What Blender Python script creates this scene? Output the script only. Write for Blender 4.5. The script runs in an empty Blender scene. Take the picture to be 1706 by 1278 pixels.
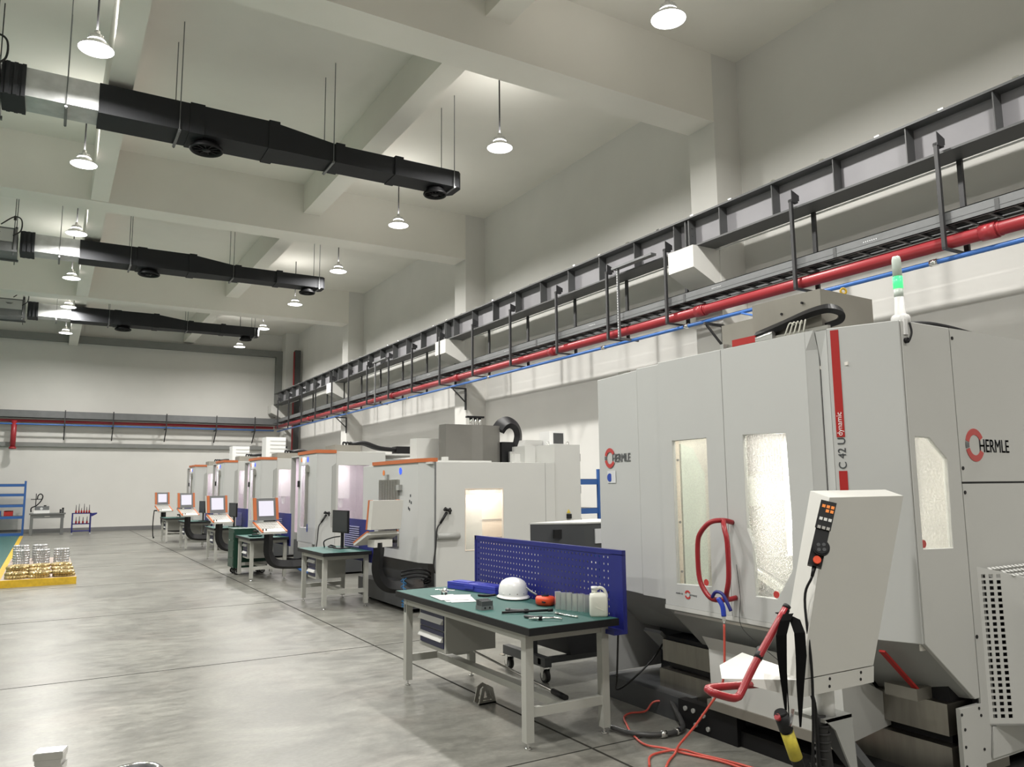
import bpy, bmesh, math, random
from mathutils import Vector, Matrix
random.seed(7)
S = bpy.context.scene
COL = S.collection
R_ = math.radians

# ------------------------------------------------------------------ camera
cam_d = bpy.data.cameras.new('camera')
cam_d.sensor_width = 36.0
cam_d.lens = 1298.38 * 36.0 / 1706.0
cam_d.clip_end = 200
cam = bpy.data.objects.new('camera', cam_d)
COL.objects.link(cam)
def _n(v):
    return Vector(v).normalized()
_f, _cx, _cy = 1298.38, 853.0, 639.0
_Y = _n((77 - _cx, 818 - _cy, _f))                   # hall axis seen from the camera
_X = _n((3060 - _cx, 789 - _cy, _f)); _X = _n(_X - _Y * _X.dot(_Y))
_Z = _X.cross(_Y)
M = Matrix(((_X[0], -_X[1], -_X[2]), (_Y[0], -_Y[1], -_Y[2]), (_Z[0], -_Z[1], -_Z[2]))).to_4x4()
M.translation = Vector((0, 0, 1.72))
cam.matrix_world = M
S.camera = cam

# ------------------------------------------------------------------ world, view
w = bpy.data.worlds.new('world'); S.world = w; w.use_nodes = True
w.node_tree.nodes['Background'].inputs[0].default_value = (0.75, 0.8, 0.85, 1)
w.node_tree.nodes['Background'].inputs[1].default_value = 0.02
S.view_settings.view_transform = 'Standard'
S.view_settings.look = 'None'
S.view_settings.exposure = 0.0
S.view_settings.gamma = 1.0
LAMP_W = 250.0            # power of one hanging lamp
UP_F = 0.05                # share of light leaving upwards through the gap above the shade
LAMP_C = (1.0, 0.975, 0.93)

# ------------------------------------------------------------------ materials
_m = {}
def mat(name, col, rough=0.5, metal=0.0, var=0.04, scale=3.0, bump=0.0, emit=None, estr=0.0, spec=0.5, stretch=None, coat=0.0):
    if name in _m: return _m[name]
    m = bpy.data.materials.new(name); m.use_nodes = True
    nt = m.node_tree; b = nt.nodes['Principled BSDF']
    L = nt.links.new
    tc = nt.nodes.new('ShaderNodeTexCoord'); mp = nt.nodes.new('ShaderNodeMapping')
    L(tc.outputs['Object'], mp.inputs['Vector'])
    if stretch: mp.inputs['Scale'].default_value = stretch
    no = nt.nodes.new('ShaderNodeTexNoise'); no.inputs['Scale'].default_value = scale; no.inputs['Detail'].default_value = 5
    L(mp.outputs['Vector'], no.inputs['Vector'])
    r = nt.nodes.new('ShaderNodeMapRange'); r.inputs[1].default_value = 0.3; r.inputs[2].default_value = 0.7
    r.inputs[3].default_value = 1 - var; r.inputs[4].default_value = 1 + var
    L(no.outputs['Fac'], r.inputs[0])
    mx = nt.nodes.new('ShaderNodeVectorMath'); mx.operation = 'SCALE'
    mx.inputs[0].default_value = col[:3]
    L(r.outputs[0], mx.inputs['Scale'])
    L(mx.outputs[0], b.inputs['Base Color'])
    b.inputs['Roughness'].default_value = rough
    b.inputs['Metallic'].default_value = metal
    b.inputs['Specular IOR Level'].default_value = spec
    b.inputs['Coat Weight'].default_value = coat
    if bump:
        bp = nt.nodes.new('ShaderNodeBump'); bp.inputs['Strength'].default_value = bump; bp.inputs['Distance'].default_value = 0.01
        L(no.outputs['Fac'], bp.inputs['Height']); L(bp.outputs[0], b.inputs['Normal'])
    if emit:
        b.inputs['Emission Color'].default_value = (*emit, 1); b.inputs['Emission Strength'].default_value = estr
    _m[name] = m
    return m

def srgb(r, g, b):
    f = lambda c: (c / 255 / 12.92) if c / 255 <= 0.04045 else ((c / 255 + 0.055) / 1.055) ** 2.4
    return (f(r), f(g), f(b))

WALL = mat('painted_plaster', (0.68, 0.672, 0.64), 0.85, var=0.03, scale=0.8, bump=0.05)
CEIL = mat('painted_ceiling', (0.82, 0.80, 0.74), 0.9, var=0.035, scale=0.6, bump=0.05)
BASEB = mat('grey_skirting_paint', (0.17, 0.17, 0.17), 0.6)
SHADEG = mat('shaded_trim_grey', (0.22, 0.225, 0.215), 0.7)
SHELL = mat('light_grey_machine_paint', (0.49, 0.497, 0.485), 0.55, var=0.015, scale=1.5, spec=0.2)
SHELL2 = mat('warm_white_machine_paint', (0.52, 0.522, 0.50), 0.5, var=0.015, scale=1.5)
CONS = mat('console_paint', (0.55, 0.545, 0.51), 0.42, var=0.015, scale=2)
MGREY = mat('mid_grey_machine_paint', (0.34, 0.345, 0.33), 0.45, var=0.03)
DGREY = mat('dark_grey_machine_paint', (0.055, 0.058, 0.061), 0.45, var=0.06)
BLACK = mat('black_plastic', (0.008, 0.008, 0.009), 0.5, var=0.1, spec=0.3)
RUBBER = mat('black_rubber', (0.014, 0.014, 0.014), 0.6, var=0.1)
FABRIC = mat('black_duct_cloth', (0.013, 0.014, 0.017), 0.75, var=0.12, scale=2, bump=0.2)
STEEL = mat('brushed_steel', (0.5, 0.49, 0.46), 0.3, 1.0, var=0.08, scale=8, stretch=(1, 1, 18))
STEELD = mat('worn_guard_steel', (0.34, 0.32, 0.285), 0.32, 1.0, var=0.12, scale=3, stretch=(1, 6, 1))
STEELC = mat('dull_sheet_steel', (0.30, 0.285, 0.25), 0.5, 0.65, var=0.10, scale=2.2)
COLST = mat('grey_brown_sheet_steel', (0.20, 0.195, 0.18), 0.42, 0.6, var=0.08, scale=2.2)
CHROME = mat('bright_chrome', (0.8, 0.8, 0.79), 0.15, 1.0)
ALU = mat('machined_aluminium', (0.78, 0.78, 0.77), 0.28, 0.9, var=0.05, scale=10)
GOLD = mat('brass_coloured_coating', (0.52, 0.40, 0.19), 0.3, 0.85, var=0.25, scale=9)
RAILG = mat('grey_girder_paint', (0.075, 0.077, 0.078), 0.5, var=0.05)
WEBG = mat('pale_grey_web_paint', (0.25, 0.245, 0.26), 0.55, var=0.04)
TRAYG = mat('galvanised_tray', (0.17, 0.175, 0.178), 0.45, 0.4, var=0.08, scale=5)
HANG = mat('charcoal_bracket_paint', (0.03, 0.03, 0.032), 0.5)
REDP = mat('red_fire_pipe_paint', (0.34, 0.028, 0.036), 0.35, var=0.06)
BLUEP = mat('blue_air_pipe_paint', (0.055, 0.17, 0.50), 0.4, var=0.06)
REDH = mat('red_handle_paint', (0.27, 0.012, 0.018), 0.3, var=0.04)
REDM = mat('red_stripe', (0.38, 0.012, 0.010), 0.5, var=0.02)
LOGOR = mat('logo_red', (0.48, 0.05, 0.045), 0.4, var=0.02)
LOGOG = mat('logo_grey', (0.13, 0.135, 0.14), 0.45, var=0.2, scale=10)
TXTD = mat('dark_lettering', (0.045, 0.05, 0.055), 0.5)
TXTW = mat('white_lettering', (0.8, 0.8, 0.8), 0.5)
ORANGE = mat('orange_trim', (0.48, 0.13, 0.04), 0.5, var=0.03)
BENCHG = mat('bench_grey_paint', (0.40, 0.40, 0.365), 0.5, var=0.03)
MATGREEN = mat('green_bench_mat', (0.014, 0.078, 0.066), 0.6, var=0.1, scale=2.5)
BLUEB = mat('royal_blue_paint', (0.010, 0.014, 0.16), 0.45, var=0.05)
NAVY = mat('navy_drawer_front', (0.015, 0.018, 0.07), 0.45)
WHITEP = mat('white_plastic', (0.78, 0.78, 0.77), 0.28, var=0.01)
HDPE = mat('milky_plastic', (0.68, 0.68, 0.60), 0.35, var=0.04)
PAPER = mat('white_paper', (0.74, 0.74, 0.72), 0.8)
CASEB = mat('blue_plastic_case', (0.035, 0.045, 0.36), 0.4)
REDHOSE = mat('red_air_hose', (0.58, 0.09, 0.065), 0.35)
YELLOW = mat('yellow_paint', (0.58, 0.37, 0.02), 0.5, var=0.15, scale=12)
YELTAPE = mat('yellow_sleeve', (0.55, 0.46, 0.05), 0.55, var=0.15, scale=30)
GREENBOX = mat('dark_green_enamel', (0.004, 0.038, 0.022), 0.4)
SHELFB = mat('rack_blue_paint', (0.025, 0.10, 0.32), 0.45)
ORTAPE = mat('orange_red_plastic', (0.68, 0.07, 0.02), 0.4)
HOSEG = mat('grey_corrugated_hose', (0.05, 0.05, 0.05), 0.35)
KEYS = mat('grey_keys', (0.33, 0.32, 0.30), 0.5)
KEYO = mat('orange_keys', (0.75, 0.22, 0.03), 0.5, emit=(1, 0.3, 0.05), estr=0.1)
KEYW = mat('white_keys', (0.6, 0.6, 0.58), 0.5)
SCREEN = mat('lit_screen', (0.1, 0.1, 0.1), 0.3, emit=(0.92, 0.88, 1.0), estr=0.85)
SCRD = mat('dark_screen', (0.03, 0.032, 0.035), 0.15)
DIFF = mat('lamp_diffuser', (0.9, 0.9, 0.9), 0.5, emit=(1.0, 0.985, 0.95), estr=9.0)
REFL = mat('lamp_reflector', (0.55, 0.55, 0.53), 0.35, 0.3)
GREENL = mat('green_signal_light', (0.03, 0.5, 0.15), 0.3, emit=(0.10, 1.0, 0.30), estr=1.0)
CLEARP = mat('frosted_signal_plastic', (0.62, 0.70, 0.64), 0.3)
BLUEL = mat('blue_emblem_light', (0.02, 0.08, 0.7), 0.4, emit=(0.04, 0.10, 1.0), estr=0.9)
ORL = mat('orange_emblem_light', (0.6, 0.16, 0.03), 0.5, emit=(1.0, 0.35, 0.08), estr=0.12)
STICKW = mat('white_sticker', (0.62, 0.63, 0.64), 0.5)
STICKB = mat('blue_sticker', (0.02, 0.06, 0.35), 0.5)
STICKY = mat('yellow_sticker', (0.62, 0.48, 0.05), 0.5)
DUCTS = mat('insulated_foil_duct', (0.50, 0.51, 0.51), 0.35, 0.45, var=0.14, scale=5, bump=0.25)
TEAL = mat('teal_glint', (0.10, 0.62, 0.62), 0.4)
CREAM = mat('cream_lining', (0.72, 0.62, 0.52), 0.5)
ROPE = mat('black_webbing', (0.004, 0.004, 0.004), 0.9, spec=0.1)
LINER = mat('stainless_lining', (0.74, 0.71, 0.66), 0.4, 0.35, var=0.16, scale=3.5, bump=0.2)
LINER2 = mat('pinkish_stainless_lining', (0.66, 0.58, 0.62), 0.45, 0.5, var=0.12, scale=3, bump=0.1)
RIBL = mat('ribbed_bellows_cloth', (0.52, 0.49, 0.49), 0.4, 0.4)

def floor_mat():
    m = bpy.data.materials.new('polished_concrete'); m.use_nodes = True
    nt = m.node_tree; b = nt.nodes['Principled BSDF']; L = nt.links.new
    tc = nt.nodes.new('ShaderNodeTexCoord')
    def noise(scale, st, det=6, rough=0.6, dist=0.0):
        mp = nt.nodes.new('ShaderNodeMapping'); mp.inputs['Scale'].default_value = st
        L(tc.outputs['Object'], mp.inputs['Vector'])
        n = nt.nodes.new('ShaderNodeTexNoise'); n.inputs['Scale'].default_value = scale; n.inputs['Detail'].default_value = det
        n.inputs['Roughness'].default_value = rough; n.inputs['Distortion'].default_value = dist
        L(mp.outputs['Vector'], n.inputs['Vector']); return n.outputs['Fac']
    n1 = noise(0.9, (1, 1.3, 1), 7, 0.68, 0.8)
    n2 = noise(5.5, (0.8, 1.8, 1), 8, 0.66, 0.35)
    n3 = noise(26.0, (1, 1.6, 1), 4)
    def rng(o, a, b2, c, d):
        r = nt.nodes.new('ShaderNodeMapRange'); r.inputs[1].default_value = a; r.inputs[2].default_value = b2
        r.inputs[3].default_value = c; r.inputs[4].default_value = d; L(o, r.inputs[0]); return r.outputs[0]
    def mul(a, b2):
        q = nt.nodes.new('ShaderNodeMath'); q.operation = 'MULTIPLY'; L(a, q.inputs[0]); L(b2, q.inputs[1]); return q.outputs[0]
    v = mul(mul(rng(n1, 0.36, 0.64, 0.74, 1.18), rng(n2, 0.35, 0.65, 0.82, 1.17)), rng(n3, 0.35, 0.65, 0.91, 1.10))
    sc = nt.nodes.new('ShaderNodeVectorMath'); sc.operation = 'SCALE'
    sc.inputs[0].default_value = (0.182, 0.180, 0.160); L(v, sc.inputs['Scale'])
    # pinkish stains
    st = nt.nodes.new('ShaderNodeMix'); st.data_type = 'RGBA'
    L(rng(noise(1.1, (1, 1, 1), 3), 0.52, 0.68, 0, 0.35), st.inputs['Factor'])
    L(sc.outputs[0], st.inputs['A'])
    s2 = nt.nodes.new('ShaderNodeVectorMath'); s2.operation = 'MULTIPLY'; L(sc.outputs[0], s2.inputs[0]); s2.inputs[1].default_value = (1.10, 0.99, 0.97)
    L(s2.outputs[0], st.inputs['B'])
    L(st.outputs['Result'], b.inputs['Base Color'])
    L(rng(n2, 0.3, 0.7, 0.28, 0.40), b.inputs['Roughness'])
    bp = nt.nodes.new('ShaderNodeBump'); bp.inputs['Strength'].default_value = 0.025; bp.inputs['Distance'].default_value = 0.01
    L(n2, bp.inputs['Height']); L(bp.outputs[0], b.inputs['Normal'])
    b.inputs['Specular IOR Level'].default_value = 0.36
    return m
FLOOR = floor_mat()
JOINT = mat('floor_joint_filler', (0.035, 0.034, 0.03), 0.9, spec=0.1)
GREENF = mat('green_floor_coating', (0.045, 0.15, 0.125), 0.25, var=0.06, scale=2)

def glass_mat(name='window_glass', haze=0.08, drops=0.0, tint=(0.9, 0.92, 0.9)):
    m = bpy.data.materials.new(name); m.use_nodes = True
    nt = m.node_tree; L = nt.links.new
    nt.nodes.remove(nt.nodes['Principled BSDF']); out = nt.nodes['Material Output']
    tr = nt.nodes.new('ShaderNodeBsdfTransparent'); tr.inputs[0].default_value = (*tint, 1)
    gl = nt.nodes.new('ShaderNodeBsdfGlossy'); gl.inputs['Roughness'].default_value = 0.08
    df = nt.nodes.new('ShaderNodeBsdfTranslucent'); df.inputs[0].default_value = (0.8, 0.8, 0.8, 1)
    tc = nt.nodes.new('ShaderNodeTexCoord')
    n = nt.nodes.new('ShaderNodeTexNoise'); n.inputs['Scale'].default_value = 130; n.inputs['Detail'].default_value = 4
    L(tc.outputs['Object'], n.inputs['Vector'])
    r = nt.nodes.new('ShaderNodeMapRange'); r.inputs[1].default_value = 0.5; r.inputs[2].default_value = 0.62
    r.inputs[3].default_value = haze; r.inputs[4].default_value = haze + drops; L(n.outputs['Fac'], r.inputs[0])
    a = nt.nodes.new('ShaderNodeMixShader'); a.inputs[0].default_value = 0.05
    L(tr.outputs[0], a.inputs[1]); L(gl.outputs[0], a.inputs[2])
    c = nt.nodes.new('ShaderNodeMixShader'); L(r.outputs[0], c.inputs[0]); L(a.outputs[0], c.inputs[1]); L(df.outputs[0], c.inputs[2])
    L(c.outputs[0], out.inputs['Surface'])
    return m
GLASS = glass_mat('splashed_window_glass', 0.12, 0.22)
GLASS2 = glass_mat('clear_window_glass', 0.12, 0.12)

def perf_mat(name, base, pitch, hole, axes='YZ', square=False):
    """sheet metal with a regular grid of real see-through holes"""
    m = bpy.data.materials.new(name); m.use_nodes = True
    nt = m.node_tree; L = nt.links.new; b = nt.nodes['Principled BSDF']; out = nt.nodes['Material Output']
    b.inputs['Base Color'].default_value = (*base, 1); b.inputs['Roughness'].default_value = 0.45
    tc = nt.nodes.new('ShaderNodeTexCoord'); sp = nt.nodes.new('ShaderNodeSeparateXYZ'); L(tc.outputs['Object'], sp.inputs[0])
    def cell(o):
        q = nt.nodes.new('ShaderNodeMath'); q.operation = 'PINGPONG'; q.inputs[1].default_value = pitch / 2; L(o, q.inputs[0]); return q.outputs[0]
    u, v = cell(sp.outputs[axes[0]]), cell(sp.outputs[axes[1]])
    mm = nt.nodes.new('ShaderNodeMath')
    if square:
        mm.operation = 'MAXIMUM'; L(u, mm.inputs[0]); L(v, mm.inputs[1]); d = mm.outputs[0]
    else:
        cb = nt.nodes.new('ShaderNodeCombineXYZ'); L(u, cb.inputs[0]); L(v, cb.inputs[1])
        ln = nt.nodes.new('ShaderNodeVectorMath'); ln.operation = 'LENGTH'; L(cb.outputs[0], ln.inputs[0]); d = ln.outputs['Value']
    lt = nt.nodes.new('ShaderNodeMath'); lt.operation = 'LESS_THAN'; L(d, lt.inputs[0]); lt.inputs[1].default_value = hole
    tr = nt.nodes.new('ShaderNodeBsdfTransparent')
    mx = nt.nodes.new('ShaderNodeMixShader'); L(lt.outputs[0], mx.inputs[0]); L(b.outputs[0], mx.inputs[1]); L(tr.outputs[0], mx.inputs[2])
    L(mx.outputs[0], out.inputs['Surface'])
    return m
PERFB = perf_mat('perforated_blue_panel', (0.010, 0.014, 0.16), 0.05, 0.0085)
PERFW = perf_mat('square_perforated_sheet', (0.55, 0.555, 0.54), 0.036, 0.0118, 'XZ', True)
PERFT = perf_mat('square_perforated_top', (0.55, 0.555, 0.54), 0.036, 0.0118, 'XY', True)

# ------------------------------------------------------------------ mesh helpers
def catmull(pts, n=8):
    pts = [Vector(p) for p in pts]
    if len(pts) < 3: return pts
    out = []
    P = [pts[0] * 2 - pts[1]] + pts + [pts[-1] * 2 - pts[-2]]
    for i in range(1, len(P) - 2):
        a, b, c, d = P[i - 1], P[i], P[i + 1], P[i + 2]
        for k in range(n):
            t = k / n
            out.append(0.5 * ((2 * b) + (-a + c) * t + (2 * a - 5 * b + 4 * c - d) * t * t + (-a + 3 * b - 3 * c + d) * t ** 3))
    out.append(pts[-1]); return out

class MB:
    def __init__(s): s.bm = bmesh.new()
    def hexa(s, v):      # 8 corners: bottom 4 ccw, top 4 ccw
        vs = [s.bm.verts.new(p) for p in v]
        for f in ((3, 2, 1, 0), (4, 5, 6, 7), (0, 1, 5, 4), (1, 2, 6, 5), (2, 3, 7, 6), (3, 0, 4, 7)):
            s.bm.faces.new([vs[i] for i in f])
        return s
    def box(s, x0, x1, y0, y1, z0, z1):
        x0, x1 = sorted((x0, x1)); y0, y1 = sorted((y0, y1)); z0, z1 = sorted((z0, z1))
        return s.hexa([(x0, y0, z0), (x1, y0, z0), (x1, y1, z0), (x0, y1, z0), (x0, y0, z1), (x1, y0, z1), (x1, y1, z1), (x0, y1, z1)])
    def bar(s, p, q, w, h, up=(0, 0, 1)):   # rectangular bar from p to q
        p, q, up = Vector(p), Vector(q), Vector(up); d = (q - p).normalized()
        if abs(d.dot(up)) > 0.99: up = Vector((1, 0, 0))
        sd = d.cross(up).normalized() * w / 2; u = sd.cross(d).normalized() * h / 2
        return s.hexa([p - sd - u, p + sd - u, p + sd + u, p - sd + u, q - sd - u, q + sd - u, q + sd + u, q - sd + u])
    def prism(s, poly, axis, a, b):
        def pt(u, v, t): return {'x': (t, u, v), 'y': (u, t, v), 'z': (u, v, t)}[axis]
        lo = [s.bm.verts.new(pt(u, v, a)) for u, v in poly]; hi = [s.bm.verts.new(pt(u, v, b)) for u, v in poly]
        s.bm.faces.new(lo); s.bm.faces.new(hi[::-1]); n = len(poly)
        for i in range(n): s.bm.faces.new((lo[i], hi[i], hi[(i + 1) % n], lo[(i + 1) % n]))
        return s
    def loft(s, A, B):   # closed solid between two equal-length 3D polygons
        lo = [s.bm.verts.new(p) for p in A]; hi = [s.bm.verts.new(p) for p in B]; n = len(A)
        s.bm.faces.new(lo); s.bm.faces.new(hi[::-1])
        for i in range(n): s.bm.faces.new((lo[i], hi[i], hi[(i + 1) % n], lo[(i + 1) % n]))
        return s
    def plate(s, o, u, v, nrm, outer, holes, t):
        """plate in the frame o + a*u + b*v, thickness t along nrm, with holes"""
        o, u, v, nrm = Vector(o), Vector(u), Vector(v), Vector(nrm)
        tmp = bmesh.new(); edges = []
        for lp in [outer] + holes:
            vs = [tmp.verts.new(o + u * a + v * b) for a, b in lp]
            for i in range(len(vs)): edges.append(tmp.edges.new((vs[i], vs[(i + 1) % len(vs)])))
        bmesh.ops.triangle_fill(tmp, use_beauty=True, use_dissolve=False, edges=edges)
        fs = list(tmp.faces)
        r = bmesh.ops.extrude_face_region(tmp, geom=fs)
        bmesh.ops.translate(tmp, vec=nrm * t, verts=[e for e in r['geom'] if isinstance(e, bmesh.types.BMVert)])
        s.join(tmp); return s
    def join(s, tmp):
        me = bpy.data.meshes.new('t'); tmp.to_mesh(me); tmp.free(); s.bm.from_mesh(me); bpy.data.meshes.remove(me)
    def cyl(s, p, q, r0, r1=None, n=20):
        r1 = r0 if r1 is None else r1
        p, q = Vector(p), Vector(q); d = (q - p).normalized()
        a = d.orthogonal().normalized(); b = d.cross(a)
        A = [s.bm.verts.new(p + (a * math.cos(k * 2 * math.pi / n) + b * math.sin(k * 2 * math.pi / n)) * r0) for k in range(n)]
        B = [s.bm.verts.new(q + (a * math.cos(k * 2 * math.pi / n) + b * math.sin(k * 2 * math.pi / n)) * r1) for k in range(n)]
        s.bm.faces.new(A[::-1]); s.bm.faces.new(B)
        for k in range(n):
            f = s.bm.faces.new((A[k], A[(k + 1) % n], B[(k + 1) % n], B[k])); f.smooth = n > 8
        return s
    def tube(s, pts, r, n=10, smooth=6, prof=None):
        P = catmull(pts, smooth) if smooth else [Vector(p) for p in pts]
        up = None; rings = []
        for i, p in enumerate(P):
            d = (P[min(i + 1, len(P) - 1)] - P[max(i - 1, 0)]).normalized()
            if up is None: up = d.orthogonal().normalized()
            up = (up - d * up.dot(d)).normalized(); sd = d.cross(up)
            rr = r(i / (len(P) - 1)) if callable(r) else r
            if prof: ring = [s.bm.verts.new(p + up * a + sd * b) for a, b in prof]
            else: ring = [s.bm.verts.new(p + (up * math.cos(k * 2 * math.pi / n) + sd * math.sin(k * 2 * math.pi / n)) * rr) for k in range(n)]
            rings.append(ring)
        m = len(rings[0])
        for a, b in zip(rings, rings[1:]):
            for k in range(m):
                f = s.bm.faces.new((a[k], a[(k + 1) % m], b[(k + 1) % m], b[k])); f.smooth = prof is None
        s.bm.faces.new(rings[0][::-1]); s.bm.faces.new(rings[-1]); return s
    def band(s, pts, width, thick, wdir):   # flat strap following pts, widths may be a list
        P = [Vector(p) for p in pts]; wd = Vector(wdir).normalized(); prev = None
        ws = width if isinstance(width, (list, tuple)) else [width] * len(P)
        rings = []
        for i, p in enumerate(P):
            d = (P[min(i + 1, len(P) - 1)] - P[max(i - 1, 0)]).normalized()
            t = d.cross(wd).normalized() * thick / 2; a = wd * ws[i] / 2
            rings.append([s.bm.verts.new(q) for q in (p - a - t, p + a - t, p + a + t, p - a + t)])
        for a, b in zip(rings, rings[1:]):
            for k in range(4): s.bm.faces.new((a[k], a[(k + 1) % 4], b[(k + 1) % 4], b[k]))
        s.bm.faces.new(rings[0][::-1]); s.bm.faces.new(rings[-1]); return s
    def lathe(s, c, prof, n=32, sx=1.0, sy=1.0):   # prof: list of (r, z); closed at ends if r == 0
        c = Vector(c); rings = []
        for r, z in prof:
            if r < 1e-6: rings.append([s.bm.verts.new(c + Vector((0, 0, z)))])
            else: rings.append([s.bm.verts.new(c + Vector((r * sx * math.cos(k * 2 * math.pi / n), r * sy * math.sin(k * 2 * math.pi / n), z))) for k in range(n)])
        for a, b in zip(rings, rings[1:]):
            for k in range(n):
                k2 = (k + 1) % n
                if len(a) == 1 and len(b) == 1: continue
                if len(a) == 1: f = s.bm.faces.new((a[0], b[k], b[k2]))
                elif len(b) == 1: f = s.bm.faces.new((a[k], a[k2], b[0]))
                else: f = s.bm.faces.new((a[k], a[k2], b[k2], b[k]))
                f.smooth = True
        return s
    def ring(s, c, R, r, ax, n=24, m=8, a0=0, a1=360):
        c = Vector(c); ax = Vector(ax).normalized(); u = ax.orthogonal().normalized(); v = ax.cross(u)
        full = a1 - a0 >= 360
        pts = [c + (u * math.cos(R_(a0 + (a1 - a0) * k / n)) + v * math.sin(R_(a0 + (a1 - a0) * k / n))) * R for k in range(n + 1)]
        return s.tube(pts, r, m, 0)
    def arc(s, o, u, v, nrm, R0, R1, a0, a1, t, n=20):   # flat ring sector
        po = [(R1 * math.cos(R_(a0 + (a1 - a0) * k / n)), R1 * math.sin(R_(a0 + (a1 - a0) * k / n))) for k in range(n + 1)]
        pi = [(R0 * math.cos(R_(a0 + (a1 - a0) * k / n)), R0 * math.sin(R_(a0 + (a1 - a0) * k / n))) for k in range(n + 1)][::-1]
        return s.plate(o, u, v, nrm, po + pi, [], t)
    def text(s, txt, o, u, v, size, t=0.003, bold=0.0, sx=1.0, align='LEFT'):
        cu = bpy.data.curves.new('t', 'FONT'); cu.body = txt; cu.size = size; cu.extrude = t; cu.offset = bold; cu.align_x = align
        ob = bpy.data.objects.new('t', cu); COL.objects.link(ob)
        dg = bpy.context.evaluated_depsgraph_get()
        me = bpy.data.meshes.new_from_object(ob.evaluated_get(dg))
        u, v = Vector(u).normalized(), Vector(v).normalized(); n = u.cross(v)
        mt = Matrix((u * sx, v, n)).transposed().to_4x4(); mt.translation = Vector(o)
        me.transform(mt); s.bm.from_mesh(me)
        bpy.data.meshes.remove(me); bpy.data.objects.remove(ob); bpy.data.curves.remove(cu); return s
    def build(s, name, m, parent=None, bevel=0.0, seg=1):
        if bevel: 
            bmesh.ops.bevel(s.bm, geom=[e for e in s.bm.edges if len(e.link_faces) == 2 and e.calc_face_angle(0) > 0.5], offset=bevel, segments=seg, affect='EDGES', profile=0.6, clamp_overlap=True)
        bmesh.ops.recalc_face_normals(s.bm, faces=s.bm.faces)
        me = bpy.data.meshes.new(name)
        off = Vector((0, 0, 0)); p = parent
        while p is not None: off += p.location; p = p.parent
        if off.length: bmesh.ops.translate(s.bm, vec=-off, verts=s.bm.verts)
        s.bm.to_mesh(me); s.bm.free()
        me.materials.append(m)
        o = bpy.data.objects.new(name, me); COL.objects.link(o)
        if parent is not None: o.parent = parent
        return o

def tag(o, label=None, cat=None, group=None, kind=None):
    if label: o['label'] = label
    if cat: o['category'] = cat
    if group: o['group'] = group
    if kind: o['kind'] = kind
    return o
def thing(name, label, cat, loc=(0, 0, 0), group=None):
    o = bpy.data.objects.new(name, None); COL.objects.link(o); o.location = loc; o.empty_display_size = 0.1
    return tag(o, label, cat, group)
def struct(o): o['kind'] = 'structure'; return o
def dup(o, delta=(0, 0, 0), label=None, group=None, parent=None):
    c = o.copy(); COL.objects.link(c)
    if parent is None:
        c.location = Vector(o.location) + Vector(delta)
        if label: c['label'] = label
        if group: c['group'] = group
    else: c.parent = parent
    for ch in [x for x in bpy.data.objects if x.parent is o]: dup(ch, parent=c)
    return c
def area(name, loc, size, power, col, parent=None, rot=(0, 0, 0), spread=180, shape='DISK', sy=None):
    d = bpy.data.lights.new(name, 'AREA'); d.energy = power; d.color = col; d.size = size; d.shape = shape; d.spread = R_(spread)
    if sy: d.size_y = sy
    o = bpy.data.objects.new(name, d); COL.objects.link(o)
    off = Vector((0, 0, 0)); p = parent
    while p is not None: off += p.location; p = p.parent
    o.location = Vector(loc) - off; o.rotation_euler = rot
    if parent is not None: o.parent = parent
    return o
X3, Y3, Z3 = Vector((1, 0, 0)), Vector((0, 1, 0)), Vector((0, 0, 1))

# ------------------------------------------------------------------ the hall
WX, YB, YF, XL, ZC = 10.1, 38.0, -9.0, -13.0, 9.15
struct(MB().box(XL, WX, YF, YB, -0.2, 0).build('floor', FLOOR))
struct(MB().box(XL - .2, WX + .2, YF - .2, YB + .2, ZC, ZC + .2).build('ceiling', CEIL))
struct(MB().box(WX, WX + .2, YF, YB, -0.2, ZC).build('wall_right', WALL))
struct(MB().box(XL - .2, XL, YF, YB, -0.2, ZC).build('wall_left', WALL))
struct(MB().box(XL - .2, WX + .2, YB, YB + .2, -0.2, ZC).build('wall_back', WALL))
struct(MB().box(XL - .2, WX + .2, YF - .2, YF, -0.2, ZC).build('wall_front', WALL))
struct(MB().box(-0.6, 9.6, YB - .02, YB, 0, 0.17).build('baseboard_back', BASEB))
struct(MB().box(XL, -0.6, YB - .02, YB, 0, 0.17).build('baseboard_back', BASEB))
k = 1
BY = [(-0.35, 0.31), (9.12, 9.74), (18.42, 19.08), (28.1, 28.76)]
for a, b in BY:                                    # main beams across the hall, columns, corbels
    struct(MB().box(XL, 9.5, a, b, 7.9, ZC).build('trim_%d' % k, CEIL)); k += 1
    struct(MB().box(9.5, WX, a, b, 0, ZC).build('trim_%d' % k, WALL, bevel=0.01)); k += 1
    struct(MB().prism([(9.5, 4.98), (9.5, 5.63), (8.9, 5.63), (8.9, 5.26)], 'y', a + .01, b - .01).build('trim_%d' % k, WALL, bevel=0.008)); k += 1
struct(MB().prism([(9.5, 4.98), (9.5, 5.63), (8.9, 5.63), (8.9, 5.26)], 'y', 37.2, 37.9).build('trim_%d' % k, WALL)); k += 1
struct(MB().box(9.5, WX, 37.2, YB, 0, ZC).build('trim_%d' % k, WALL)); k += 1
for xa, xb, z in ((5.03, 5.45, 8.42), (0.46, 0.80, 7.92), (-4.1, -3.75, 8.42), (-8.6, -8.25, 7.92)):   # beams along the hall
    struct(MB().box(xa, xb, YF, YB, z, ZC).build('trim_%d' % k, CEIL)); k += 1
m = MB().box(XL, 9.5, 37.75, YB, 8.02, 8.32).box(9.2, 9.5, 37.75, YB, 5.1, 8.02)  # grey top band and upright; the end beam's shade is put into the colour
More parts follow.
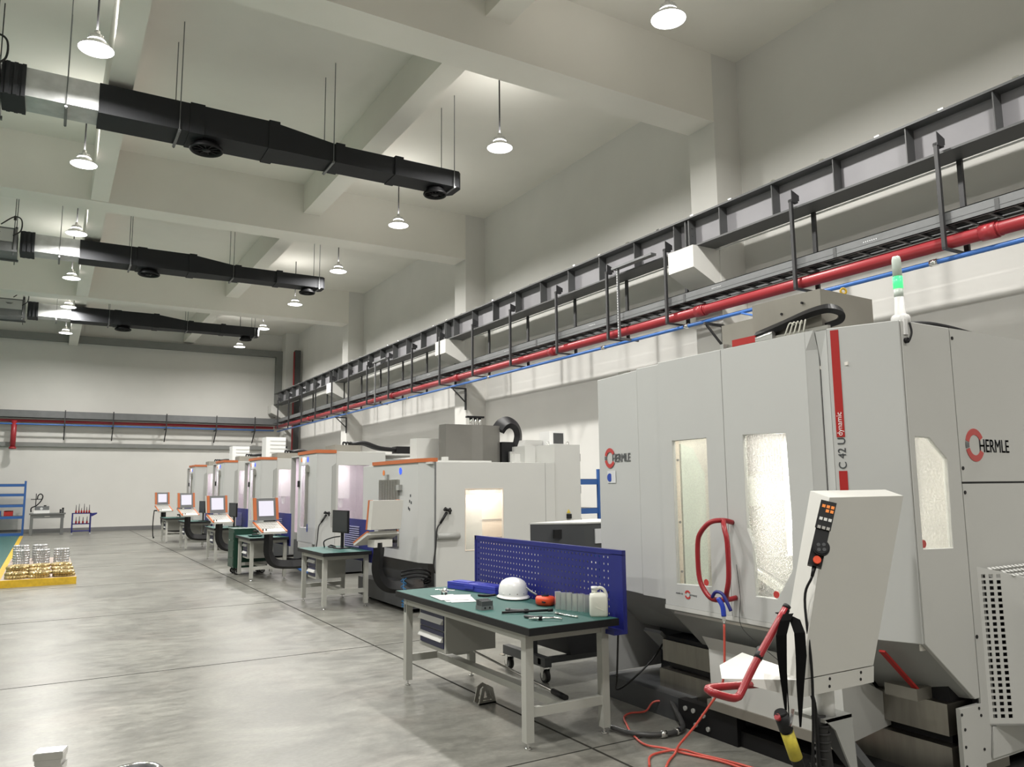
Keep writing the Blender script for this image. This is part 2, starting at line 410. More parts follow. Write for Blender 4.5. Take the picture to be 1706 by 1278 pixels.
struct(m.build('trim_%d' % k, SHADEG)); k += 1
m = MB().box(XL, 9.5, 37.85, YB, 3.55, 3.72)  # grey strip added for the dark shadow band the tray casts on the wall
struct(m.build('trim_%d' % k, SHADEG)); k += 1
# floor joints, lane line, coated floor
m = MB()
for y in (0.4, 4.4, 8.4, 12.4, 16.4, 20.4, 24.4, 28.4, 32.4): m.box(-0.55, 9.5, y - .006, y + .006, 0, 0.0015)
for x in (3.2,): m.box(x - .009, x + .009, YF, YB - .1, 0.0, 0.0018)
struct(m.build('trim_%d' % k, JOINT)); k += 1
struct(MB().box(-7.5, -0.78, 6.0, YB - .05, 0, 0.003).build('trim_%d' % k, GREENF)); k += 1
struct(MB().box(-0.78, -0.66, 6.0, 35.9, 0, 0.004).build('trim_%d' % k, YELLOW)); k += 1

# ------------------------------------------------------------------ hanging lamps
def make_lamp(x, y, z, label):
    t = thing('pendant_lamp', label, 'lamp', (x, y, z), 'high bay lamps hung from the ceiling')
    MB().cyl((x, y, z + .26), (x, y, ZC), 0.014, n=8).build('cord', HANG, t)
    m = MB().lathe((x, y, z), [(0.0, .27), (.035, .27), (.04, .2), (.095, .19), (.10, .18), (.10, .10), (.12, .09)], 28)
    for q in range(14):
        a = q * 2 * math.pi / 14; m.box(x + .1 * math.cos(a) - .006, x + .1 * math.cos(a) + .006, y + .1 * math.sin(a) - .006, y + .1 * math.sin(a) + .006, z + .095, z + .185)
    m.build('heat_sink', REFL, t)
    MB().lathe((x, y, z), [(.11, .115), (.15, .085), (.225, .012), (.23, 0.0), (.224, 0.0), (.15, .075), (.11, .105)], 36).build('shade', REFL, t)
    MB().lathe((x, y, z), [(0, .0), (.222, .0), (.222, .012), (0, .012)], 36).build('diffuser', DIFF, t)
    MB().lathe((x, y, z), [(.102, .118), (.102, .135), (.121, .118)], 28).build('light_gap', DIFF, t)
    area('bulb', (x, y, z - .012), 0.40, LAMP_W, LAMP_C, t, spread=168)
    area('gap_bulb', (x, y, z + .285), 0.24, LAMP_W * UP_F, LAMP_C, t, rot=(math.pi, 0, 0))
    return t
LZ = 7.7
ry = [7.02, 11.46, 16.2, 20.6, 25.1, 29.6, 33.9]
rw = ['nearest', 'second nearest', 'third nearest', 'fourth nearest', 'fifth nearest', 'second farthest', 'farthest']
lamp0 = make_lamp(6.58, ry[0], LZ, 'nearest pendant lamp of the right row, at the top edge of the photo')
for i in range(1, 7):
    dup(lamp0, (0.0 + .02 * i, ry[i] - ry[0], 0), 'round white pendant lamp, %s of the right row' % rw[i])
ly = [11.45, 15.85, 20.4, 24.9, 28.95, 33.9]
lw = ['nearest, glaring just above the foil duct section', 'second from the camera', 'third from the camera', 'fourth from the camera', 'second farthest', 'farthest, under the last duct']
for i in range(6):
    dup(lamp0, (0.235 - 6.58 + .01 * i, ly[i] - ry[0], 0), 'round pendant lamp of the left row, %s' % lw[i])
for (x, y) in ((6.58, 2.4), (0.24, 6.9), (0.24, 2.4), (6.58, -3.5), (0.24, -3.5)):
    dup(lamp0, (x - 6.58, y - ry[0], 0), 'round white high bay lamp hanging behind or above the camera')
for y in (2.4, 11.45, 20.4, 29.5):
    dup(lamp0, (-6.3 - 6.58, y - ry[0], 0), 'round white high bay lamp of the row left of the photo')

# ------------------------------------------------------------------ ducts
def make_duct(y0, label):
    z0 = 7.35; y1 = y0 + .62
    t = thing('air_duct', label, 'duct', (1.0, y0, z0), 'black fabric air ducts below the beams')
    def sec(xa, xb, ya, yb, za, zb, ya2=None, yb2=None, zb2=None):
        ya2 = ya if ya2 is None else ya2; yb2 = yb if yb2 is None else yb2; zb2 = zb if zb2 is None else zb2
        return [(xa, ya, za), (xb, ya2, za), (xb, yb2, za), (xa, yb, za), (xa, ya, zb), (xb, ya2, zb2), (xb, yb2, zb2), (xa, yb, zb)]
    m = MB().hexa(sec(.34, 2.95, y0, y1, z0, z0 + .47)).hexa(sec(2.95, 4.05, y0, y1, z0, z0 + .46, y0 + .02, y0 + .52, z0 + .32))
    m.hexa(sec(4.05, 6.12, y0 + .02, y0 + .52, z0, z0 + .32))
    m.prism([(6.12, y0 + .02), (6.40, y0 + .02), (6.47, y0 + .10), (6.47, y0 + .44), (6.40, y0 + .52), (6.12, y0 + .52)], 'z', z0, z0 + .32)
    m.build('duct_body', FABRIC, t, bevel=0.02, seg=2)
    m = MB()
    m.bm.free()
    for xx, w_, hh, yb in ((1.62, .22, .47, y1), (2.85, .18, .47, y1), (4.0, .16, .33, y0 + .52), (5.1, .16, .33, y0 + .52)):
        MB().box(xx, xx + w_, y0 - .015, yb + .015, z0 - .015, z0 + hh + .015).build('seam_band', FABRIC, t, bevel=0.008)
    MB().hexa(sec(-.62, .34, y0 + .03, y1 - .03, z0 + .04, z0 + .47)).build('foil_section', DUCTS, t, bevel=0.012)
    m = MB(); 
    for q in range(6):
        xa = -.9 + q * .05; m.box(xa, xa + .05, y0 - .02 * (q % 2), y1 + .02 * (q % 2), z0 + .0, z0 + .49)
    m.build('flexible_joint', FABRIC, t, bevel=0.01)
    for xx, rr, yy in ((1.93, .26, y0 + .31), (6.02, .22, y0 + .27)):
        d = MB().lathe((xx, yy, z0), [(rr * .75, 0.01), (rr * .75, -.07), (rr, -.10), (rr * 1.02, -.13), (rr * .95, -.15), (rr * .86, -.12), (rr * .8, -.05)], 32).build('round_diffuser', BLACK, t)
        m = MB().lathe((xx, yy, z0 - .13), [(0, -.02), (.06, -.01), (.06, .03), (0, .04)], 20)
        for q in range(10):
            a = q * math.pi / 5; m.bar((xx + .05 * math.cos(a), yy + .05 * math.sin(a), z0 - .11), (xx + rr * .8 * math.cos(a), yy + rr * .8 * math.sin(a), z0 - .10), .012, .03)
        m.build('vanes', BLACK, d)
    for xx, wide in ((-.08, .64), (1.47, .64), (3.95, .54), (6.28, .54)):
        rod = MB().cyl((xx, y0 - .03, z0 - .06), (xx, y0 - .03, ZC), .008, n=6).cyl((xx, y0 + wide, z0 - .06), (xx, y0 + wide, ZC), .008, n=6)
        rod.box(xx - .02, xx + .02, y0 - .05, y0 + wide + .02, z0 - .045, z0 - .018).build('hanger_rod', TRAYG, t)
    return t
D0 = make_duct(12.66, 'black fabric air duct with two round diffusers, nearest, spanning the first full bay')
dup(D0, (0.02, 21.25 - 12.66, 0), 'black fabric air duct hung in the second bay, middle of the three')
dup(D0, (0.03, 29.3 - 12.66, 0), 'black fabric air duct hung in the far bay, closest to the back wall')
def make_ahu(y0, label):
    t = thing('fan_coil_unit', label, 'air handling unit', (-1.6, y0, 7.3), 'fan units feeding the black ducts')
    MB().box(-2.3, -.92, y0 - .15, y0 + .75, 7.32, 7.86).build('casing', TRAYG, t, bevel=.01)
    MB().box(-2.2, -1.0, y0 - .17, y0 - .15, 7.52, 7.82).build('side_panel', SHELL, t, bevel=.004)
    MB().box(-2.34, -.9, y0 - .19, y0 - .13, 7.28, 7.33).box(-2.34, -.9, y0 + .73, y0 + .79, 7.28, 7.33).build('support_rail', TRAYG, t)
    m = MB()
    for xx in (-2.25, -.98):
        for yy in (y0 - .16, y0 + .76): m.cyl((xx, yy, 7.2), (xx, yy, ZC), .009, n=6).cyl((xx, yy, 8.05), (xx, yy, 8.15), .03, n=8)
    m.build('hanger_rod', HANG, t)
    MB().tube([(-1.25, y0 - .2, 7.9), (-1.0, y0 - .25, 8.1), (-.85, y0 - .25, 8.05), (-.85, y0 - .22, 7.8), (-1.0, y0 - .2, 7.66)], .015).build('cable', RUBBER, t)
    m = MB()
    for q in range(3): m.box(-1.45 + .02 * q, -1.25 - .02 * q, y0 - .174, y0 - .17, 7.72 - q * .02, 7.73 - q * .02)
    m.build('marking', TXTD, t)
    return t
A0 = make_ahu(12.72, 'grey fan coil unit by the left edge, feeding the nearest duct')
dup(A0, (-.02, 8.6, 0), 'grey fan coil unit feeding the middle duct')
dup(A0, (-.02, 16.65, 0), 'grey fan coil unit feeding the farthest duct')

# ------------------------------------------------------------------ crane girder, tray, pipes along the right wall
GY0, GY1 = -6.0, 37.2
t = thing('crane_girder', 'long grey steel crane runway girder with stiffeners on the concrete corbels', 'girder', (9.2, 15, 5.63))
MB().box(9.19, 9.21, GY0, GY1, 5.66, 6.14).build('web', WEBG, t)
MB().box(9.0, 9.4, GY0, GY1, 6.14, 6.17).build('top_flange', RAILG, t)
MB().box(9.0, 9.4, GY0, GY1, 5.632, 5.66).build('bottom_flange', RAILG, t)
MB().box(9.17, 9.23, GY0, GY1, 6.17, 6.25).box(9.14, 9.26, GY0, GY1, 6.17, 6.185).build('crane_rail', HANG, t)
yy = 0.1; i = 0
sy = [-0.9 + 1.06 * q for q in range(36)]
for y in sy:
    MB().box(9.02, 9.19, y - .007, y + .007, 5.66, 6.14).build('stiffener', RAILG, t)
for a, b in BY:
    m = MB().box(9.03, 9.19, (a + b) / 2 - .09, (a + b) / 2 - .07, 5.66, 6.14).box(9.03, 9.19, (a + b) / 2 - .01, (a + b) / 2 + .01, 5.66, 6.14)
    for q in range(3): m.cyl((9.1, (a + b) / 2 - .10, 5.75 + q * .13), (9.1, (a + b) / 2 - .06, 5.75 + q * .13), .018, n=8)
    m.build('splice_plate', RAILG, t)
rc = MB().box(9.0, 9.03, -1.0, -.93, 6.17, 6.19).build('rail_clip', CHROME, t)
for q in range(1, 44):
    c = rc.copy(); c.location.y = q * .85; COL.objects.link(c)
tag(MB().box(9.405, 9.43, GY0, GY1, 5.60, 5.62).build('white_bar', WHITEP), 'thin white strip along the underside of the crane girder', 'rail')  # thin white bar drawn for the pale line below the bottom flange
m = MB()
TX0, TX1, TZ0, TZ1 = 8.95, 9.3, 4.72, 4.885
t = thing('cable_tray', 'grey metal cable ladder tray running along the right wall above the red pipe', 'cable tray', (9.1, 15, 4.7))
MB().box(TX0, TX0 + .012, GY0, 36.9, TZ0, TZ1).box(TX0, TX0 + .03, GY0, 36.9, TZ1 - .01, TZ1).box(TX0, TX0 + .03, GY0, 36.9, TZ0, TZ0 + .01).box(TX0 - .004, TX0, GY0, 36.9, TZ0 + .06, TZ0 + .07).build('front_rail', TRAYG, t)
MB().box(TX1 - .012, TX1, GY0, 36.9, TZ0, TZ1).build('back_rail', TRAYG, t)
rg = MB().box(TX0 + .01, TX1 - .01, 2.0, 2.035, TZ0 + .004, TZ0 + .02).build('rung', HANG, t)
for q in range(1, 100):
    c = rg.copy(); c.location.y = q * .28; c.parent = t; COL.objects.link(c)
m = MB()
y = 2.0 + 100 * .28
while y < 36.8: m.box(TX0 + .01, TX1 - .01, y, y + .035, TZ0 + .004, TZ0 + .02); y += .28
tag(m.build('rungs', HANG, t), kind='stuff')
m = MB()
for q in range(7):
    m.tube([(9.0 + q * .04 + random.uniform(-.01, .01), yy2, TZ0 + .04 + random.uniform(0, .01)) for yy2 in range(int(GY0), 37, 3)], .016, 6, 2)
m.build('cables', BLACK, t)
m = MB()
for y in (2.2, 5.9, 8.6, 11.9, 15.2, 19.5, 24): 
    for q in range(7): m.box(TX0 - .004, TX0 - .001, y + q * .03, y + q * .03 + .014, TZ0 + .09, TZ0 + .105)
m.build('slots', STICKW, t)
for y in (4.4, 6.5, 9.4, 11.2, 14.0, 17.0, 20.5): MB().box(TX0 - .006, TX0, y, y + .05, TZ0 + .01, TZ1 - .02).build('splice_plate', RAILG, t)

t = thing('red_pipe', 'thick red fire water pipe along the right wall under the cable tray', 'pipe', (9.1, 15, 4.56))
MB().tube([(9.1, GY0, 4.56), (9.1, 37.0, 4.56)], .083, 18, 0).build('pipe', REDP, t)
for y in (4.6, 9.2, 13.6, 18.1, 22.6, 27.1, 31.6):
    MB().cyl((9.1, y - .09, 4.56), (9.1, y + .09, 4.56), .100, n=18).cyl((9.1, y - .13, 4.56), (9.1, y - .1, 4.56), .09, n=18).build('coupling', REDP, t)
t = thing('blue_pipe', 'slim blue compressed air pipe running below the red pipe', 'pipe', (9.15, 15, 4.38))
MB().tube([(9.15, GY0, 4.375), (9.15, 36.95, 4.375)], .031, 12, 0).build('pipe', BLUEP, t)
for y in (5.3, 9.6, 11.9, 16.5, 21.5, 27):
    MB().cyl((9.15, y - .05, 4.375), (9.15, y + .05, 4.375), .043, n=12).build('clamp', CHROME, t)

def make_hanger(y, label):
    t = thing('pipe_hanger', label, 'hanger bracket', (8.92, y, 5.6), 'black hanger brackets clamped to the crane girder')
    m = MB().box(8.88, 8.925, y - .022, y + .022, 4.43, 5.74).box(8.88, 9.02, y - .03, y + .03, 5.70, 5.735).prism([(8.9, 5.74), (9.06, 5.74), (9.06, 5.82), (8.9, 5.88)], 'y', y - .02, y - .012)
    m.build('front_strut', HANG, t)
    MB().box(9.36, 9.40, y - .03, y + .03, 4.42, 5.632).build('back_strut', HANG, t)
    MB().box(8.9, 9.4, y - .02, y + .02, 4.68, 4.715).box(8.88, 9.4, y - .02, y + .02, 4.425, 4.452).build('cross_bar', HANG, t)
    return t
hy = [0.9, 3.0, 5.02, 7.15, 9.81, 11.44, 13.16, 15.05, 16.9, 18.8, 20.66, 22.47, 24.37, 26.22, 28.12, 30.15, 32.1, 34.1, 36.0]
H0 = make_hanger(hy[0], 'black hanger bracket on the girder, closest to the camera and out of frame')
names = ['second closest to the camera, out of frame', 'first one inside the right edge', 'above the steel roof box of the white machine', 'just left of the nearest corbel', 'beside the nearest slotted strut frame']
for i, y in enumerate(hy[1:]):
    nm = names[i] if i < 5 else 'counted %d from the right edge' % i
    dup(H0, (0, y - hy[0], 0), 'black hanger bracket on the girder, ' + nm)

# slotted galvanised strut frames
def strut_frame(y, label):
    t = thing('strut_frame', label, 'bracket', (8.86, y, 4.4), 'galvanised slotted strut frames')
    m = MB().box(8.84, 8.88, y - .02, y + .02, 4.36, 5.72).build('slotted_post', TRAYG, t)
    s_ = MB()
    for q in range(26): s_.box(8.834, 8.84, y - .008, y + .008, 4.42 + q * .05, 4.445 + q * .05)
    s_.build('slots', STICKW, m)
    MB().box(8.8, 8.92, y - 1.0, y + .12, 5.69, 5.73).build('top_bar', TRAYG, t)
    MB().box(8.84, 9.3, y - .02, y + .02, 4.36, 4.40).build('foot_bar', TRAYG, t)
    return t
F0 = strut_frame(11.05, 'slotted galvanised strut frame just left of the nearest white corbel')
dup(F0, (0, 12.45, 0), 'slotted galvanised strut frame with diagonal brace far along the tray')

# wall brackets with branch pipes under the tray
for (y, lb) in ((9.1, 'black triangular wall bracket behind the white machine, on the near column'), (18.4, 'black triangular wall bracket on the second column'), (28.1, 'black triangular wall bracket on the third column')):
    t = thing('wall_bracket', lb, 'bracket', (9.47, y, 4.0), 'triangular pipe brackets on columns')
    MB().box(9.46, 9.499, y - .03, y + .03, 3.75, 4.33).build('upright', HANG, t)
    MB().box(9.05, 9.48, y - .02, y + .02, 4.30, 4.34).build('arm', HANG, t)
    MB().bar((9.1, y, 4.30), (9.48, y, 3.95), .03, .03).build('brace', HANG, t)
t = tag(MB().tube([(9.15, 8.4, 4.36), (8.9, 7.9, 4.2), (8.6, 7.3, 4.05), (8.3, 6.9, 3.2)], .016, 8).build('branch_pipe', BLUEP), 'thin blue branch pipe leaving the main pipe behind the white machine', 'pipe')

# back wall services
t = thing('cable_tray', 'grey cable tray crossing the back wall above its red pipe', 'cable tray', (0, 37.7, 4.7))
MB().box(XL, 9.3, 37.35, 37.37, 4.70, 5.0).box(XL, 9.3, 37.35, 37.7, 4.70, 4.715).build('channel', TRAYG, t)
MB().box(XL, 9.3, 37.68, 37.7, 4.70, 5.0).build('back_rail', TRAYG, t)
t = thing('red_pipe', 'red fire water pipe across the back wall', 'pipe', (0, 37.5, 4.6))
MB().tube([(-9, 37.58, 4.58), (9.1, 37.58, 4.58)], .06, 14, 0).build('pipe', REDP, t)
MB().tube([(-1.28, 37.5, 4.58), (-1.28, 37.5, 3.45)], .10, 14, 0).cyl((-1.28, 37.5, 3.42), (-1.28, 37.5, 3.5), .13, n=14).build('drop_pipe', REDP, t)
tag(MB().tube([(-9, 37.45, 4.44), (9.1, 37.45, 4.44)], .03, 10, 0).build('blue_pipe', BLUEP), 'slim blue pipe across the back wall under its red pipe', 'pipe')
B0 = None
for x in (-3.6, 0.5, 2.3, 4.4, 6.5, 8.2):
    if B0 is None:
        B0 = thing('wall_bracket', 'black bracket carrying the pipes on the back wall, outside the left edge', 'bracket', (x, 37.5, 4.3), 'pipe brackets on the back wall')
        MB().box(x - .03, x + .03, 37.3, 37.9, 4.36, 4.40).box(x - .02, x + .02, 37.32, 37.36, 4.38, 5.05).build('arm', HANG, B0)
        MB().bar((x, 37.35, 4.36), (x, 37.9, 3.85), .04, .04).build('brace', HANG, B0)
    else:
        dup(B0, (x + 3.6, 0, 0), 'black bracket carrying the pipes on the back wall, %s' % {0.5: 'above the grey workbench', 2.3: 'right of the tool trolley', 4.4: 'above the farthest console', 6.5: 'above the farthest machines', 8.2: 'nearest to the right corner'}[x])
t = thing('corner_downpipe', 'dark grey steel column with red riser pipe in the far right corner', 'pipe', (9.35, 36.9, 0))
MB().box(9.75, 10.0, 36.4, 36.65, 0.0, 8.2).build('post', RAILG, t)
MB().cyl((9.68, 36.36, 2.0), (9.68, 36.36, 8.1), .035, n=12).build('riser', REDP, t)

# ------------------------------------------------------------------ big white milling machine (right)
def vplate(p0, p1, outer, holes, t, side=1):
    """vertical plate from p0 to p1 (xy); outer/holes in (distance along, height); thickness goes to the right of p0->p1 when side=1"""
    d = Vector((p1[0] - p0[0], p1[1] - p0[1], 0)); d.normalize()
    n = Vector((d.y, -d.x, 0)) * side
    return (Vector((p0[0], p0[1], 0)), d, Z3, n, outer, holes, t)
def rect(s0, s1, z0, z1): return [(s0, z0), (s1, z0), (s1, z1), (s0, z1)]

ZT = 2.63
c42 = thing('milling_machine', 'tall white machining centre at the right, red stripe and red door handle loop', 'milling machine', (4.3, 3.9, 0))
# front faces run from the far end (y 5.36) to the near corner (y 2.59); plates thicken towards +x
m = MB()
L_ = math.dist((4.036, 5.355), (3.955, 4.735))
m.plate(*vplate((4.036, 5.355), (3.957, 4.735), rect(0, L_ - .002, .895, ZT - .01), [], .03, -1))
m.build('left_panel', SHELL, c42, bevel=.004)
MB().plate(*vplate((3.95, 4.731), (3.945, 4.445), rect(0, .285, .89, ZT), [], .03, -1)).build('left_door_frame', SHELL, c42, bevel=.004)
# doors; local s runs from far (left in view) to near
def ys(y, y0): return y0 - y
xd = 3.915
y0 = 4.440
w1 = [(y0 - 4.313, 1.02), (y0 - 3.970, 1.035), (y0 - 3.965, 2.039), (y0 - 4.311, 2.037)]
dl = MB().plate(*vplate((xd, y0), (xd, 3.80), rect(0, .642, .862, ZT + .005), [w1], .035, -1)).build('left_door', SHELL, c42, bevel=.003)
MB().box(xd + .018, xd + .024, 3.955, 4.325, 1.01, 2.05).build('window_pane', GLASS2, dl)
y0 = 3.795
w2 = [(y0 - y, z) for y, z in ((3.632, 2.04), (3.286, 2.03), (3.276, 1.488), (3.290, 1.20), (3.416, 1.016), (3.587, 1.014), (3.595, 1.344), (3.634, 1.437))]
dr = MB().plate(*vplate((xd, y0), (xd, 3.10), rect(0, .694, .862, ZT + .005), [w2], .035, -1)).build('right_door', SHELL, c42, bevel=.003)
MB().box(xd + .018, xd + .024, 3.265, 3.645, 1.0, 2.05).build('window_pane', GLASS, dr)
m = MB().prism([(xd, 3.10), (xd + .04, 3.042), (xd + .075, 3.042), (xd + .035, 3.10)], 'z', .862, 2.52)
m.loft([(xd, 3.10, 2.52), (xd + .04, 3.042, 2.52), (xd + .075, 3.042, 2.52), (xd + .035, 3.10, 2.52)], [(xd, 3.10, ZT + .005), (xd + .004, 3.042, ZT + .005), (xd + .075, 3.042, ZT + .005), (xd + .035, 3.10, ZT + .005)])
m.build('door_edge', SHELL, c42)
MB().box(xd + .05, xd + .08, 3.032, 3.043, .86, ZT - .01).box(xd + .02, xd + .05, 3.795, 3.80, .87, ZT).build('door_gap', BLACK, c42)
m = MB().prism([(xd + .045, 3.034), (xd + .009, 2.955), (xd + .06, 2.955), (xd + .09, 3.034)], 'z', .86, 2.45)
m.loft([(xd + .045, 3.034, 2.45), (xd + .009, 2.955, 2.45), (xd + .06, 2.955, 2.45), (xd + .09, 3.034, 2.45)], [(xd + .012, 3.034, ZT - .005), (xd + .009, 2.955, ZT - .005), (xd + .06, 2.955, ZT - .005), (xd + .09, 3.034, ZT - .005)])
m.build('chamfer_panel', SHELL, c42)
q0 = Vector((3.925, 2.955, 0)); q1 = Vector((4.077, 2.592, 0)); Lr = (q1 - q0).length
rp = MB().plate(*vplate((q0.x, q0.y), (q1.x, q1.y), rect(0, Lr, .86, ZT), [], .03, -1)).build('right_panel', SHELL, c42, bevel=.004)
dq = (q1 - q0).normalized(); nq = Vector((dq.y, -dq.x, 0)); nq = nq if nq.x < 0 else -nq
def onp(s, z, off=.0035): return q0 + dq * s + Z3 * z + nq * off
# stripe and lettering on the right panel
s0 = -.008
m = MB()
for za, zb in ((1.985, 2.615), (1.45, 1.790)):
    m.loft([onp(.022, za, .001), onp(.068, za, .001), onp(.068, zb, .001), onp(.022, zb, .001)], [onp(.022, za, .003), onp(.068, za, .003), onp(.068, zb, .003), onp(.022, zb, .003)])
m.build('red_stripe', REDM, rp)
MB().text('C 42 U', onp(.067, 1.80, .002), Z3, -dq, .062, .001).build('model_lettering', TXTD, rp)
MB().text('dynamic', onp(.056, 1.992, .0035), Z3, -dq, .042, .001).build('word_lettering', TXTW, rp)
# lower lip under the doors
MB().box(xd - .004, xd + .05, 3.05, 4.44, .835, .862).build('door_sill', SHELL2, c42, bevel=.003)
# side wall
ys0 = 2.592
poly = [(4.095, .86), (4.12, .855), (4.52, .52), (4.352, .49), (4.44, .16), (4.567, .16), (4.567, ZT), (4.095, ZT)]
win = [(4.144, 1.359), (4.427, 1.352), (4.44, 1.851), (4.281, 1.971), (4.144, 1.972)]
m = MB().plate((0, ys0, 0), X3, Z3, Y3, [(4.095, .86), (4.52, .52), (4.567, .52), (4.567, ZT), (4.095, ZT)], [win], .03)
sp = m.build('side_door', SHELL2, c42, bevel=.003)
MB().box(4.135, 4.45, ys0 + .014, ys0 + .02, 1.34, 1.985).build('window_pane', GLASS2, sp)
MB().box(4.572, 6.9, ys0, ys0 + .03, 1.722, ZT).build('upper_side_panel', SHELL2, c42, bevel=.003)
MB().box(4.572, 6.9, ys0, ys0 + .03, .17, 1.710).build('lower_side_panel', SHELL2, c42, bevel=.003)
MB().box(4.56, 6.9, ys0 + .012, ys0 + .04, .17, ZT - .01).build('panel_gap', BLACK, c42)
m = MB().box(4.36, 4.57, ys0 - .004, ys0 + .02, .13, .49)
m.build('rail_end_plate', SHELL2, c42, bevel=.003)
m = MB()
for x, z in ((4.37, .46), (4.39, .38), (4.385, .29), (4.38, .19), (4.54, .47), (4.555, .43), (4.56, .25)): m.cyl((x, ys0 - .008, z), (x, ys0, z), .008, n=10)
for x, z in ((4.59, 2.57), (4.59, 1.80), (4.59, 1.66), (4.585, .85)): m.cyl((x, ys0 - .004, z), (x, ys0, z), .011, n=10)
m.build('bolt', BLACK, c42)
# roof and back
MB().prism([(4.05, 5.34), (3.98, 4.73), (3.95, 3.1), (3.97, 2.95), (4.11, 2.61), (6.9, 2.61), (6.9, 5.34)], 'z', ZT - .045, ZT - .012).build('roof', SHELL, c42)
MB().box(4.05, 6.9, 5.33, 5.36, .2, ZT - .01).box(6.87, 6.9, 2.6, 5.36, .2, ZT - .01).build('rear_wall', SHELL, c42)
# inside of the work area
m = MB()
m.box(5.4, 5.43, 2.85, 4.4, .82, 2.4).box(3.96, 5.4, 4.38, 4.40, .82, 2.4).box(3.96, 5.4, 3.0, 4.4, .80, .82).box(3.96, 5.4, 2.85, 4.4, 2.4, 2.42)
m.box(4.10, 5.4, 2.62, 2.63, .82, 1.2).box(4.6, 5.4, 2.62, 2.65, 1.2, 2.4)
m.build('work_area_lining', LINER, c42)
m = MB()
for q in range(30): m.box(4.35 + q * .033, 4.35 + q * .033 + .018, 4.33, 4.37, 1.82, 2.38)
m.build('bellows', RIBL, c42)
MB().box(4.95, 5.25, 3.35, 3.75, 1.6, 2.3).cyl((5.1, 3.55, 1.6), (5.1, 3.55, 1.35), .09, .05).build('spindle', DGREY, c42, bevel=.02)
MB().cyl((4.7, 3.6, .9), (4.7, 3.6, 1.0), .38, n=40).box(4.35, 5.05, 4.05, 4.3, .85, 1.15).box(4.35, 5.05, 2.95, 3.1, .85, 1.15).build('rotary_table', ALU, c42)
MB().prism([(4.03, .88), (4.26, .88), (4.26, 1.80), (4.15, 1.99), (4.03, 2.02)], 'y', 4.345, 4.365).build('inner_panel', mat('pale_green_panel', (.60, .66, .60), .35), c42)
MB().box(3.965, 4.0, 4.33, 4.37, .85, 2.3).build('inner_column', CREAM, c42)
MB().box(4.45, 5.1, 4.05, 4.32, 1.56, 1.78).box(4.7, 4.95, 3.9, 4.2, 1.6, 1.74).build('tool_changer', REFL, c42, bevel=.02)
m = MB()
for z in (1.1, 1.45, 1.9): m.cyl((3.98, 4.33, z), (3.98, 4.322, z), .009, n=10)
m.build('screw', DGREY, c42)
area('work_light', (4.24, 3.3, 2.38), .45, 16, (1.0, .93, .82), c42, rot=(0, R_(-12), 0), shape='RECTANGLE', sy=.1)
area('work_light', (4.16, 4.12, 2.38), .25, 6, (1.0, .95, .85), c42, rot=(0, R_(-12), 0), shape='RECTANGLE', sy=.1)
LAMPT = mat('work_area_tube', (.9, .9, .9), .4, emit=(1.0, .96, .88), estr=5.0)
MB().cyl((4.26, 3.585, 1.25), (4.26, 3.585, 2.0), .018, n=14).build('tube_lamp', LAMPT, c42)
MB().box(4.30, 4.36, 3.50, 3.60, 1.2, 2.05).build('tube_housing', LINER, c42)
area('work_light', (4.22, 3.62, 1.6), .06, 16, (1.0, .95, .86), c42, rot=(R_(-90), 0, 0), shape='RECTANGLE', sy=.8)
MB().tube([(4.6, 3.75, .86), (4.5, 3.9, 1.0), (4.35, 4.05, 1.15), (4.3, 4.2, 1.3)], .05, 12).build('coolant_guard', CHROME, c42)
# window badges
for (c, n_) in (((xd + .012, 4.03, 1.055), -X3), ((xd + .012, 3.43, 1.04), -X3), ((4.16, ys0 + .008, 1.385), -Y3)):
    MB().cyl(c, Vector(c) + n_ * .004, .022, n=20).build('round_badge', LOGOR, c42)
# brand lettering: ring of two red arcs with a grey piece at the left, and the name
def logo(o, u, v, R, size, tl, parent):
    u, v = Vector(u).normalized(), Vector(v).normalized(); n = u.cross(v); o = Vector(o)
    MB().arc(o, u, v, n, R * .62, R, 28, 164, .002).arc(o, u, v, n, R * .62, R, 196, 332, .002).build('emblem', LOGOR, parent)
    MB().arc(o, u, v, n, R * .62, R, 168, 192, .002).build('emblem_middle', LOGOG, parent)
    m = MB()
    for dx in (0, .018, .036): m.text(tl, o + u * (R * .42 + dx * size) - v * size * .36, u, v, size, .001, sx=.82)
    m.build('lettering', LOGOG, parent)
lp = [o for o in bpy.data.objects if o.name.startswith('left_panel')][0]
dl_ = (Vector((3.957, 4.735, 0)) - Vector((4.036, 5.355, 0))).normalized()
logo(Vector((4.036, 5.355, 1.945)) + dl_ * .185 + Vector((-.0045, 0, 0)), dl_, Z3, .082, .095, 'HERMLE', lp)
up_ = [o for o in bpy.data.objects if o.name.startswith('upper_side_panel')][0]
logo((4.735, ys0 - .001, 1.937), X3, Z3, .098, .113, 'HERMLE', up_)
m = MB().arc((xd - .001, 4.205, .955), -Y3, Z3, -X3, .018, .030, 30, 160, .002).arc((xd - .001, 4.205, .955), -Y3, Z3, -X3, .018, .030, 200, 330, .002).build('small_emblem', LOGOR, dl)
MB().text('made in', (xd - .001, 4.325, .95), -Y3, Z3, .022, .0008).text('germany', (xd - .001, 4.19, .95), -Y3, Z3, .022, .0008).build('small_lettering', LOGOG, dl)
